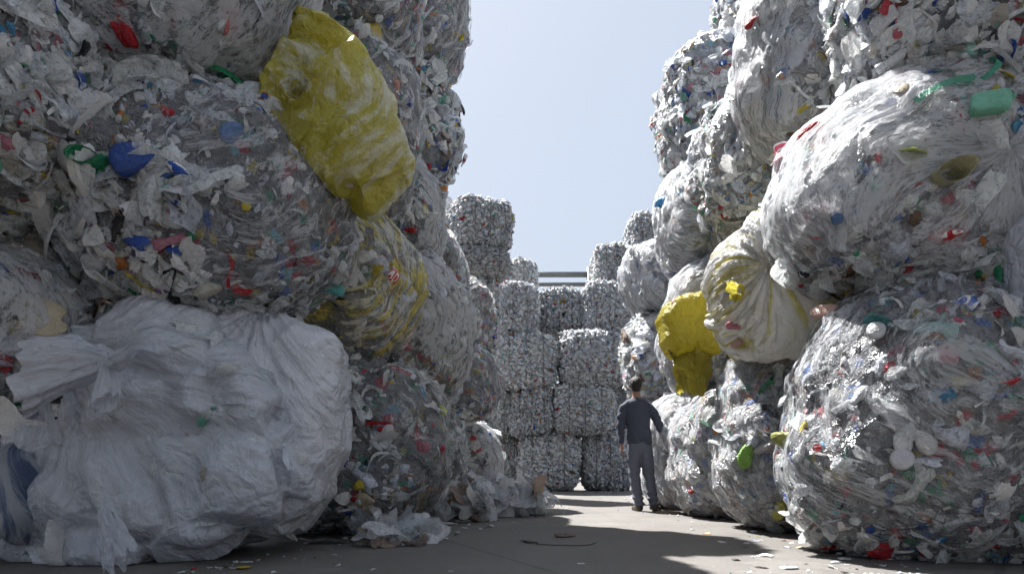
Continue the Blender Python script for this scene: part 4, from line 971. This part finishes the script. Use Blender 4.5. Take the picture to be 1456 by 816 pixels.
for i, (x, y, s, c, k, lb) in enumerate([
  (826, 801, .05, WHT, 'sheet', 'tiny white chip in the shaded foreground'), (697, 749, .10, WHT, 'sheet', 'white film chip right of the flattened bottle'), (747, 771, .10, (.05, .04, .035), 'puff', 'dark clump on the shaded concrete'),
  (805, 763, .15, (.13, .09, .06), 'puff', 'brown crumpled scrap in the middle of the ground'), (1004, 759, .10, (.62, .40, .2), 'sheet', 'orange brown scrap on the sunlit concrete'), (1026, 771, .07, WHT, 'sheet', 'pale chip near the orange brown scrap'),
  (1086, 790, .12, WHT, 'sheet', 'white film flake by the shadow edge'), (1162, 768, .07, WHT, 'sheet', 'white chip under the lumpy ground bale'), (1122, 808, .13, (.62, .64, .70), 'sheet', 'bluish white flake at the bottom edge'),
  (1083, 807, .07, (.1, .08, .07), 'sheet', 'dark flake at the bottom edge'), (1138, 778, .06, (.75, .70, .4), 'sheet', 'yellowish chip right of the shadow edge'), (1183, 807, .10, WHT, 'sheet', 'white flake near the huge corner bale'),
  (1202, 795, .09, WHT, 'sheet', 'small white scrap close to the crumpled red sack'), (641, 812, .04, (.6, .6, .6), 'sheet', 'grey speck at the lower edge'), (585, 737, .05, WHT, 'sheet', 'pale chip behind the layered film bundle'),
  (1128, 752, .06, YEL, 'sheet', 'yellow bit at the foot of the lumpy ground bale'), (1060, 778, .05, (.1, .08, .07), 'puff', 'dark crumb on the sunlit concrete'), (930, 742, .04, WHT, 'sheet', 'white crumb in front of the man\'s shoes'), (775, 742, .04, WHT, 'sheet', 'white crumb in the middle of the shaded concrete')]):
    ground_piece('litter_scrap', lb, 'litter', x, y, s, c, k, 800 + i, flat=.35, rz=i * 1.3, group=G, sub=3)
ground_piece('cardboard_sheet', 'flat brown cardboard sheet behind the man\'s shoes', 'cardboard', 968, 729, .75, (.26, .18, .13), 'sheet', 91, flat=.05, rz=.2)
r9 = rs(77); n9 = 1100
yy = 3.6 + 13 * r9.rand(n9) ** 1.4; lft = r9.rand(n9) < .5
xl = np.interp(yy, [3.6, 6, 7.4, 10, 18], [-2.0, -1.3, -.7, -.2, -.2]); xr = np.interp(yy, [3.6, 6, 10, 18], [2.3, 2.75, 2.6, 2.4])
e9 = np.abs(r9.normal(size=n9)) * .45; xx = np.where(lft, xl + e9, xr - e9); xx = np.clip(xx, xl - .1, xr + .2)
P9 = np.stack([xx, yy, np.full(n9, .006)], 1)
v9, t9, c9 = scatter(P9, np.tile([0, 0, 1.0], (n9, 1)), np.ones(n9), 900, [(.7, [t_sheet(rs(40 + k), 5) for k in range(6)]), (.3, [t_puff(rs(60 + k), 2) for k in range(4)])], .012, .06, palette(1.5, .3) + [(30, (.12, .10, .08), 1)], r9, tilt=.15, big=3)
v9[:, 2] = np.maximum(v9[:, 2] * .7, .0025)
o9 = link('debris', make_mesh('debris', v9, t9, {'col': ('FLOAT_COLOR', c9)}), M['scrap'], kind='stuff'); o9['label'] = 'fine crumbs of plastic and dirt along both wall feet'; o9['category'] = 'debris'
def wire_piece(label, pts, rad):
    P = np.array([at(x, y, EYE * FPX / (y - HY)) for x, y in pts]); P[:, 2] = rad; a = np.linspace(0, 2 * math.pi, 6, endpoint=False); V, T = [], []
    for i, p in enumerate(P):
        d = P[min(i + 1, len(P) - 1)] - P[max(i - 1, 0)]; d /= np.linalg.norm(d); s_ = np.cross(d, [0, 0, 1.]); V += [p + rad * (s_ * math.cos(x) + np.array([0, 0, math.sin(x)])) for x in a]
    for i in range(len(P) - 1):
        for j in range(6):
            A, B, C, D_ = i * 6 + j, i * 6 + (j + 1) % 6, (i + 1) * 6 + (j + 1) % 6, (i + 1) * 6 + j; T += [[A, B, C], [A, C, D_]]
    V = np.array(V); b = P[0].copy(); b[2] = 0
    o = link('bent_wire', make_mesh('bent_wire', V - b, np.array(T)), M['wire'], None, tuple(b)); o['label'] = label; o['category'] = 'wire'
wire_piece('thin bent wire on the shaded concrete', [(762, 774), (790, 775), (818, 775.5), (838, 775), (848, 771)], .005)
for o in list(bpy.data.objects):
    if o.type == 'EMPTY' and not o.get('group'): pass


# ------------------------------------------------------------------ unseen bale copies added above and behind the view to darken near sides
def dup(root, loc, rz, label, group):
    r_ = root.copy(); COL.objects.link(r_); r_.location = loc; r_.rotation_euler = (0, 0, rz); r_['label'] = label; r_['group'] = group
    for chd in [c for c in bpy.data.objects if c.parent == root and c.name.split('.')[0] in ('packed_plastic', 'plastic_scraps', 'film_wrap')]:
        c = chd.copy(); COL.objects.link(c); c.parent = r_
    return r_
src = [o for o in bpy.data.objects if o.type == 'EMPTY' and o.name.startswith('plastic_bale')]
srcL = [o for o in src if o['group'] == GL][3:12]; srcR = [o for o in src if o['group'] == GR][:6]
for k, (x, y, z) in enumerate([(-3.4, 4.9, 3.6), (-3.4, 4.9, 5.2), (-2.7, 6.9, 5.5), (-3.5, 2.4, 1.7), (-3.5, 2.4, 3.3), (-3.5, 2.4, 4.9)] + [(-2.9, y_, z_) for y_ in (.3, -1.7, -3.7) for z_ in (0, 1.6, 3.2, 4.8)]):
    dup(srcL[k % len(srcL)], (x, y, z), 0, 'unseen bale copy added on the left to block sky light', 'unseen light blocking bales on the left')
for k, (x, y, z) in enumerate([(3.8, 5.0, 4.7), (4.0, 2.6, 3.5), (4.0, 2.6, 5.1)] + [(3.4, y_, z_) for y_ in (.4, -1.6, -3.6) for z_ in (0, 1.6, 3.2, 4.8)]):
    dup(srcR[k % len(srcR)], (x, y, z), 0, 'unseen bale copy added on the right to block sky light', 'unseen light blocking bales on the right')
